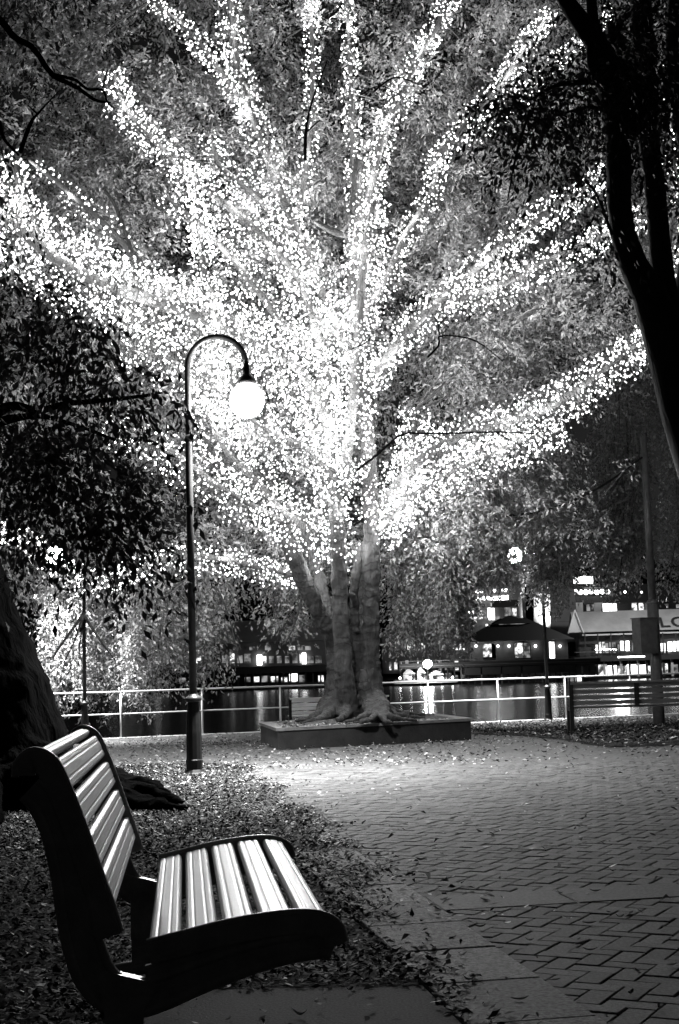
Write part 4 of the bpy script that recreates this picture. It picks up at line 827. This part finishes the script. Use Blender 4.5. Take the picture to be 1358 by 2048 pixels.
# ------------------------------------------------------------------ far bank buildings (about 300 m away)
def B(px, py, D=FD): return P(px, py, D)
PXM = FD / F                                       # metres per pixel there
rsl = -ROLL
def far_box(par, name, x0, x1, y0, y1, m, D=FD, dep=6.0, inset=0):
    """box between pixel columns x0..x1 and rows y0..y1 measured at the middle, standing upright"""
    a = B((x0 + x1) / 2, (y0 + y1) / 2, D); k = D / F; wd, h = (x1 - x0) * k, (y1 - y0) * k
    return MB().box((a.x, a.y + dep / 2, a.z), (wd, dep, h)).build(name, m, par)
def far_roof(par, x0, x1, yr, ye, m, D=FD, dep=10, hip=0.0, over=0):
    a, b = B(x0, ye, D), B(x1, ye, D); z = (a.z + b.z) / 2; zr = B((x0 + x1) / 2, yr, D + dep / 2).z; h = (b.x - a.x) * hip
    return MB().add([(a.x, D, z), (b.x, D, z), (b.x, D + dep, z), (a.x, D + dep, z), (a.x + h, D + dep / 2, zr), (b.x - h, D + dep / 2, zr)], [(0, 1, 5, 4), (1, 2, 5), (2, 3, 4, 5), (3, 0, 4), (0, 3, 2, 1)]).build('roof', m, par)
def windows(par, x0, x1, y0, y1, n, m, D=FD, gap=.3, dep=.3):
    w_ = (x1 - x0) / n; rr_ = random.Random(int(x0 * 7 + y0 * 13 + n)); alt = {'lit_window': ['win', 'win', 'win_dim', 'win_dim', None], 'dim_window': ['win_dim', 'win_dim', 'win', None, None], 'bright_window': ['win_bright', 'win_bright', 'win']}[m.name]
    for i in range(n):
        k_ = rr_.choice(alt) if n > 2 else m
        if k_ is None: continue
        mm = M[k_] if isinstance(k_, str) else k_; h_ = (y1 - y0) * (rr_.uniform(.0, .35) if n > 2 else 0); j_ = w_ * gap * rr_.uniform(-.4, .6) * (n > 2)
        far_box(par, 'window', x0 + w_ * (i + gap / 2) + j_, x0 + w_ * (i + 1 - gap / 2) - j_ * rr_.random(), y0 + h_, y1, mm, D - .35, dep)
def row_of(par, name, x0, x1, y, n, r, m, D=FD):
    for i in range(n):
        c = B(x0 + (x1 - x0) * i / max(1, n - 1), y + random.uniform(-1, 1), D - .6); MB().sphere(c, r, 8, 6).build(name, m, par)
# left wharf pavilion, seen through the hanging twigs
W1 = thing('wharf_pavilion', (B(540, 1360).x, FD, WZ), 'long pale-roofed wharf pavilion with lit decks left of the tree', 'building')
far_roof(W1, 428, 662, 1240, 1283, M['roof_far'], hip=.06); far_box(W1, 'wall', 436, 655, 1284, 1332, M['wall_far'], FD + .4, 8)
windows(W1, 448, 640, 1290, 1300, 12, M['win_dim']); windows(W1, 440, 645, 1306, 1326, 13, M['win']); windows(W1, 512, 526, 1310, 1330, 1, M['win_bright']); windows(W1, 602, 614, 1306, 1328, 1, M['win_bright'])
far_box(W1, 'deck', 425, 665, 1333, 1346, M['wall_dark'], FD - 3, 8); windows(W1, 485, 650, 1350, 1364, 9, M['win'], gap=.25); windows(W1, 575, 600, 1348, 1362, 1, M['win_bright'])
for i in range(16): far_box(W1, 'pile', 430 + i * 15, 433 + i * 15, 1346, 1380, M['wall_dark'], FD - 2.5, .3)
W0 = thing('wharf_shed', (B(340, 1360).x, FD, WZ), 'dim wharf shed behind the hanging twigs at far left', 'building')
far_roof(W0, 225, 420, 1250, 1292, M['roof_far'], hip=.06); far_box(W0, 'wall', 232, 414, 1293, 1340, M['wall_far'], FD + .4, 8); windows(W0, 240, 405, 1300, 1326, 10, M['win_dim']); windows(W0, 258, 300, 1318, 1332, 3, M['win']); windows(W0, 215, 400, 1352, 1366, 8, M['win_dim'])
far_box(W0, 'deck', 215, 422, 1341, 1350, M['wall_dark'], FD - 3, 8)
WL = thing('lit_house', (B(170, 1300).x, FD + 20, 0), 'house with a row of bright windows at far left', 'building')
far_box(WL, 'wall', 40, 225, 1180, 1350, M['wall_dark'], FD + 22, 12); windows(WL, 60, 120, 1188, 1197, 9, M['win_bright'], FD + 22, .35); windows(WL, 150, 215, 1270, 1290, 5, M['win_dim'], FD + 22); far_roof(WL, 30, 232, 1150, 1180, M['roof_dark'], FD + 20, 16, .2)
# rotunda
RO = thing('rotunda_pavilion', (B(1040, 1360).x, FD - 12, WZ), 'dark hip-roofed pavilion with arched lit openings over the river', 'building')
D = FD - 12
far_roof(RO, 925, 1150, 1236, 1281, M['roof_dark'], D - 3, 18, .38); far_box(RO, 'cupola_band', 998, 1050, 1246, 1256, M['win_dim'], D + 3.5, 4); far_roof(RO, 985, 1064, 1231, 1247, M['roof_dark'], D + 2, 8, .45)
def arch_wall(par, x0, x1, y0, y1, opens, m, D):
    """wall with arched openings left open"""
    k = D / F; base = B((x0 + x1) / 2, (y0 + y1) / 2, D); X = lambda x: base.x + (x - (x0 + x1) / 2) * k; Z = lambda y: base.z - (y - (y0 + y1) / 2) * k
    mb_ = MB(); cur = x0
    for (a, b, yt, yb) in opens:
        mb_.box(((X(cur) + X(a)) / 2, D, (Z(y0) + Z(y1)) / 2), (X(a) - X(cur), .5, Z(y0) - Z(y1)))
        n = 8; r = (b - a) / 2; pts = [(X((a + b) / 2 - r * math.cos(math.pi * i / n)), Z(yt + r * .6 * (1 - math.sin(math.pi * i / n)))) for i in range(n + 1)]
        vs = []
        for y_ in (D - .25, D + .25):
            for (px_, pz_) in pts: vs += [(px_, y_, pz_), (px_, y_, Z(y0))]
        o = 2 * (n + 1); fs = []
        for i in range(n): fs += [(2 * i, 2 * i + 1, 2 * i + 3, 2 * i + 2), (o + 2 * i, o + 2 * i + 2, o + 2 * i + 3, o + 2 * i + 1), (2 * i, 2 * i + 2, o + 2 * i + 2, o + 2 * i)]
        mb_.add(vs, fs)
        mb_.box(((X(a) + X(b)) / 2, D, (Z(yb) + Z(y1)) / 2), (X(b) - X(a), .5, Z(yb) - Z(y1))); cur = b
    mb_.box(((X(cur) + X(x1)) / 2, D, (Z(y0) + Z(y1)) / 2), (X(x1) - X(cur), .5, Z(y0) - Z(y1))); mb_.build('wall', m, par)
arch_wall(RO, 940, 1135, 1276, 1322, [(966, 992, 1284, 1318), (1028, 1062, 1282, 1318), (1098, 1110, 1282, 1318)], M['wall_far'], D)
for (a, b, c, d_, mm) in [(966, 983, 1288, 1314, 'win'), (1030, 1046, 1286, 1316, 'win'), (1048, 1060, 1286, 1316, 'win_dim'), (1099, 1109, 1284, 1316, 'win_bright')]: far_box(RO, 'window', a, b, c, d_, M[mm], D + 3, .3)
for x in (952, 996, 1018, 1071, 1120):
    c = B(x, 1292, D - .8); sp = MB().sphere(c, .25, 8, 6).build('wall_lamp', emis('wall_lamp_light', 14), RO)
far_box(RO, 'deck', 800, 1200, 1322, 1332, M['wall_dark'], D - 4, 12); far_box(RO, 'deck', 930, 1150, 1332, 1347, M['wall_dark'], D - 3, 10)
for i in range(30): far_box(RO, 'pile', 800 + i * 13.5, 802.5 + i * 13.5, 1332, 1370, M['wall_dark'] if i % 3 else M['wall_far'], D - 3 + (i % 3), .3)
for y_ in (1326, 1336): far_box(RO, 'handrail', 800, 1195, y_ - 9, y_ - 8, M['wall_far'], D - 4.3, .1)
windows(RO, 800, 935, 1345, 1362, 9, M['win_dim'], D + 2); windows(RO, 1120, 1195, 1350, 1362, 5, M['win_dim'], D + 2)
# bridge pier
BP = thing('bridge_pier', (B(1100, 1300).x, FD + 30, 0), 'massive pale concrete bridge pier towering behind the pavilion', 'bridge pier')
Dp = FD + 30; k = Dp / F; a = B(1112, 1262, Dp); top = B(1108, 1090, Dp)
MB().box((a.x, Dp, (a.z + top.z) / 2), (64 * k, 64 * k, top.z - a.z), R(24), .80).build('pier_shaft', M['pier'], BP)
MB().box((top.x, Dp, top.z + .35), (60 * k, 60 * k, .7), R(24)).build('pier_cap', M['pier'], BP)
for i in range(5): MB().box((a.x, Dp, a.z + (top.z - a.z) * (i + .5) / 5), (64 * k * (1 - .2 * (i + .5) / 5) + .06,) * 2 + (.10,), R(24)).build('pour_joint', M['wall_far'], BP)
MB().box((a.x, Dp, a.z - 1.2), (86 * k, 70 * k, 3.0), R(24)).build('pier_base', M['pier'], BP)
c2 = B(1048, 1245, Dp); MB().box((c2.x, Dp + 8, c2.z + 8), (20 * k, 20 * k, 22), R(24), .9).build('rear_column', M['pier'], BP)
fl = bpy.data.lights.new('pier_floodlight', 'SPOT'); fl.energy = 60000; fl.spot_size = R(75); fl.spot_blend = 1; fl.shadow_soft_size = .3; fo = bpy.data.objects.new('pier_floodlight', fl); COL.objects.link(fo)
fo.location = (B(1060, 1262, Dp).x - 2.5, Dp - 7, a.z - .5); fo.rotation_euler = (Vector((a.x - 2.5, Dp - 2, a.z + 7)) - fo.location).to_track_quat('-Z', 'Y').to_euler(); tag(fo, 'floodlight at the foot of the bridge pier', 'floodlight')
# brewery shed with roof lettering
FS = thing('brewery_shed', (B(1300, 1360).x, FD, WZ), 'long pale-roofed shed with dark roof letters at the right', 'building')
D = FD; k = D / F; xL = B(1150, 1262, D).x; xR = B(1560, 1262, D).x; ze = B(1250, 1262, D).z; zr = B(1250, 1221, D + 5).z
MB().add([(xL, D, ze), (xR, D, ze), (xR, D + 5, zr), (xL, D + 5, zr), (xR, D + 10, ze), (xL, D + 10, ze)], [(0, 1, 2, 3), (3, 2, 4, 5)]).build('roof', M['roof_far'], FS)
gx = B(1150, 1262, D).x; gw = 15 * k
MB().add([(gx - gw * .8, D - .4, ze), (gx + gw * .9, D - .4, ze), (gx, D - .4, zr - .1), (gx - gw * .8, D + .4, ze), (gx + gw * .9, D + .4, ze), (gx, D + .4, zr - .1)], [(0, 1, 2), (5, 4, 3), (0, 3, 4, 1), (1, 4, 5, 2), (2, 5, 3, 0)]).build('gable', M['wall_pale'], FS)
for p_, q_ in (((gx - gw, ze - .2), (gx, zr + .25)), ((gx, zr + .25), (gx + gw * 1.05, ze - .2))):
    m = MB(); m.tube([(p_[0], D - .7, p_[1]), (q_[0], D - .7, q_[1])], .16, 6); m.build('bargeboard', M['wall_pale'], FS)
for lx, lz, lp in ((56, 15, 1.0), (74, 15, 1.0)):  # added lights without fixtures, brighten the shed roof
    lo = bpy.data.lights.new('added_roof_light', 'POINT'); lo.energy = 9000 * lp; lo.shadow_soft_size = .4; oo = bpy.data.objects.new('added_roof_light', lo); COL.objects.link(oo); oo.location = (lx, FD - 14, lz); tag(oo, 'added light with no fixture, brightening the far shed roof', 'lamp light')
far_box(FS, 'fascia', 1165, 1560, 1263, 1266, M['wall_pale'], D - .3, .3); far_box(FS, 'wall', 1160, 1560, 1268, 1318, M['wall_dark'], D + 4, 5)
tcur = bpy.data.curves.new('roof_letter_shapes', 'FONT'); tcur.body = 'FELONS'; tcur.size = 4.6; tcur.extrude = .04; tcur.offset = .05; tcur.space_character = 1.12
to = bpy.data.objects.new('roof_letter_shapes', tcur); COL.objects.link(to); bpy.context.view_layer.update()
tme = bpy.data.meshes.new_from_object(to.evaluated_get(bpy.context.evaluated_depsgraph_get())); bpy.data.objects.remove(to); tme.materials.clear(); tme.materials.append(M['letters'])
to = bpy.data.objects.new('roof_letters', tme); COL.objects.link(to); to.parent = FS; to['kind'] = 'stuff'
pq = Vector((B(1274, 1250, D).x, D + .5, ze + .5)); sl = math.atan2(zr - ze, 5)
to.location = pq - FS.location + Vector((0, -.12, .12)); to.rotation_euler = (sl, 0, 0); to.scale = (1, 1, 1)
windows(FS, 1190, 1360, 1284, 1306, 12, M['win_dim'], D + 3.5); windows(FS, 1195, 1212, 1284, 1300, 2, M['win'], D + 3); windows(FS, 1240, 1260, 1282, 1302, 2, M['win_bright'], D + 3); windows(FS, 1320, 1400, 1280, 1302, 6, M['win_bright'], D + 3, .35)
row_of(FS, 'festoon_lamp', 1192, 1232, 1299, 9, .14, emis('festoon_light', 25), D + 1)
for i in range(13): far_box(FS, 'verandah_post', 1170 + i * 26, 1172 + i * 26, 1266, 1318, M['wall_dark'], D - .5, .3)
far_box(FS, 'deck', 1150, 1560, 1309, 1318, M['wall_dark'], D - 4, 9)
far_box(FS, 'handrail', 1150, 1560, 1298, 1299, M['wall_far'], D - 4, .1)
windows(FS, 1196, 1312, 1325, 1350, 6, M['win_bright'], D - 1, .12); windows(FS, 1318, 1400, 1325, 1345, 4, M['win'], D - 1, .3); far_box(FS, 'light_trough', 1236, 1290, 1312, 1315, M['win_bright'], D - 4.2, .3)
for i in range(20): far_box(FS, 'pile', 1190 + i * 17, 1194 + i * 17, 1318, 1352, M['wall_pale'] if i % 2 else M['wall_dark'], D - 3.5, .4)
# hotel terrace with backlit sign
HT = thing('terrace_hotel', (B(1200, 1300).x, FD + 35, 0), 'terraced hotel with a bright backlit sign above the shed', 'building'); D = FD + 35
far_box(HT, 'wall', 1128, 1420, 1168, 1262, M['wall_dark'], D + 3, 14); far_box(HT, 'roof_slab', 1130, 1420, 1190, 1204, M['wall_dark'], D - 2, 6)
for k_, (a, b) in enumerate(((1144, 1152), (1153, 1159), (1160, 1166), (1167, 1173), (1174, 1179), (1180, 1186))): far_box(HT, 'sign_letter', a, b, 1153, 1167, M['sign_light'], D - 3, .4)
row_of(HT, 'terrace_lamp', 1150, 1215, 1184, 7, .62, M['win_bright'], D - 3); row_of(HT, 'terrace_lamp', 1134, 1138, 1172, 2, .5, M['win_bright'], D - 3); row_of(HT, 'terrace_lamp', 1250, 1283, 1184, 2, .3, M['win_bright'], D - 3)
far_box(HT, 'handrail', 1168, 1220, 1175, 1176, M['wall_pale'], D - 3, .1)
for x in (1157, 1197, 1300): 
    c = B(x, 1215, D - 2); MB().box((c.x, D - 2, c.z), (17 * D / F, .6, 19 * D / F), 0, 1.0).build('pillar', M['wall_pale'], HT)
windows(HT, 1205, 1234, 1207, 1224, 2, M['win_bright'], D, .1); windows(HT, 1262, 1290, 1206, 1222, 2, M['win'], D); windows(HT, 1330, 1420, 1205, 1216, 9, M['win'], D); windows(HT, 1172, 1192, 1209, 1222, 2, M['win_dim'], D); windows(HT, 1136, 1146, 1210, 1220, 1, M['win_bright'], D)
# mid building behind the rotunda
MBD = thing('lit_office_block', (B(990, 1280).x, FD + 25, 0), 'block with stacked bright floors left of the bridge pier', 'building'); D = FD + 25
far_box(MBD, 'wall', 930, 1045, 1172, 1285, M['wall_far'], D + 2, 12); windows(MBD, 952, 1018, 1190, 1200, 4, M['win_bright'], D, .12); windows(MBD, 983, 1018, 1178, 1184, 1, M['win_bright'], D, .05); windows(MBD, 945, 968, 1180, 1186, 1, M['win_bright'], D, .1)
windows(MBD, 975, 990, 1216, 1240, 2, M['win_bright'], D, .2); windows(MBD, 1008, 1034, 1214, 1232, 3, M['win'], D, .2); windows(MBD, 935, 950, 1222, 1228, 1, M['win_bright'], D); far_box(MBD, 'balcony', 985, 1036, 1200, 1214, M['wall_dark'], D - 3, 4); windows(MBD, 970, 995, 1248, 1256, 2, M['win_bright'], D)
windows(MBD, 945, 1018, 1205, 1212, 8, M['win'], D); windows(MBD, 935, 1000, 1232, 1238, 6, M['win'], D)
# pontoon with bright lamp and marquees
PN = thing('river_pontoon', (B(845, 1365).x, FD - 20, WZ), 'river pontoon with pale canopies and one dazzling lamp', 'pontoon'); D = FD - 20
far_box(PN, 'deck', 790, 915, 1360, 1366, M['wall_pale'], D, 8)
for (a, b, y0, y1) in ((806, 832, 1338, 1352), (833, 852, 1334, 1350), (858, 890, 1340, 1354)):
    far_roof(PN, a, b, y0, y1 - 4, M['wall_pale'], D + 1, 6, .4); far_box(PN, 'canopy_wall', a + 2, b - 2, y1 - 3, 1360, M['win'], D + 2, 2)
c = B(855, 1328, D - 2); MB().sphere(c, .85, 12, 8).build('dazzling_lamp', emis('dazzling_lamp_light', 220), PN); m = MB(); m.tube([(c.x, c.y, c.z), (c.x, c.y, WZ)], .1, 6); m.build('lamp_post', M['wall_dark'], PN)
row_of(PN, 'deck_lamp', 800, 905, 1356, 6, .22, emis('deck_lamp_light', 30), D - 2)
# marina restaurant behind
RS = thing('riverside_restaurant', (B(850, 1300).x, FD + 10, WZ), 'low lit restaurant with a flat awning left of the rotunda', 'building'); D = FD + 10
far_box(RS, 'wall', 765, 940, 1262, 1345, M['wall_far'], D + 3, 10); far_box(RS, 'awning', 830, 965, 1270, 1274, M['roof_dark'], D - 4, 8); windows(RS, 775, 930, 1282, 1300, 12, M['win'], D + 2.4); windows(RS, 775, 930, 1318, 1340, 14, M['win'], D + 2.4, .4); windows(RS, 862, 900, 1248, 1266, 3, M['win_bright'], D + 3); windows(RS, 905, 930, 1240, 1258, 2, M['win'], D + 3)
# trees on the far bank
def far_tree(px, py, sx, sz, D, m, label):
    c = P(px, py, D); t = thing('bank_tree', (c.x, c.y, 0), label, 'tree', 'trees on the far bank'); mb_ = MB(); mb_.tube([(c.x, c.y, -1), (c.x, c.y, c.z)], [.5, .2], 7); mb_.build('trunk', M['bark_dark'], t)
    k = 900; p = rng.normal(0, 1, (k, 3)); p /= np.linalg.norm(p, axis=1)[:, None]; p *= (rng.random(k) ** .4)[:, None] * np.array((sx, sx, sz)); p += np.array(c); d_ = rng.normal(0, 1, p.shape); d_ /= np.linalg.norm(d_, axis=1)[:, None]
    o = quads('crown', leaf_quads(p, d_, rng.uniform(.7, 1.6, k) * sx * .16, .7), m, t); o['kind'] = 'stuff'; return c
c = far_tree(997, 1140, 2.6, 5.5, FD + 40, M['leaf'], 'floodlit slender tree left of the bridge pier')
far_tree(1038, 1130, 4, 6, FD + 44, M['leaf_dark'], 'dark tree between floodlit tree and bridge pier'); far_tree(900, 1200, 4.5, 6, FD + 44, M['leaf_dark'], 'dark tree above the low riverside restaurant'); far_tree(1260, 1140, 7, 5, FD + 60, M['leaf_dark'], 'dark tree behind the hotel terrace sign'); far_tree(400, 1220, 7, 6, FD + 40, M['leaf_dark'], 'dark tree between the two left wharf roofs')
fl2 = bpy.data.lights.new('tree_uplight', 'SPOT'); fl2.energy = 50000; fl2.spot_size = R(60); fl2.shadow_soft_size = .2; f2 = bpy.data.objects.new('tree_uplight', fl2); COL.objects.link(f2); f2.location = (c.x + 1, c.y - 7, c.z - 9); f2.rotation_euler = (Vector(c) - f2.location).to_track_quat('-Z', 'Y').to_euler(); tag(f2, 'uplight below the slender tree', 'floodlight')
print('objects', len(bpy.data.objects))
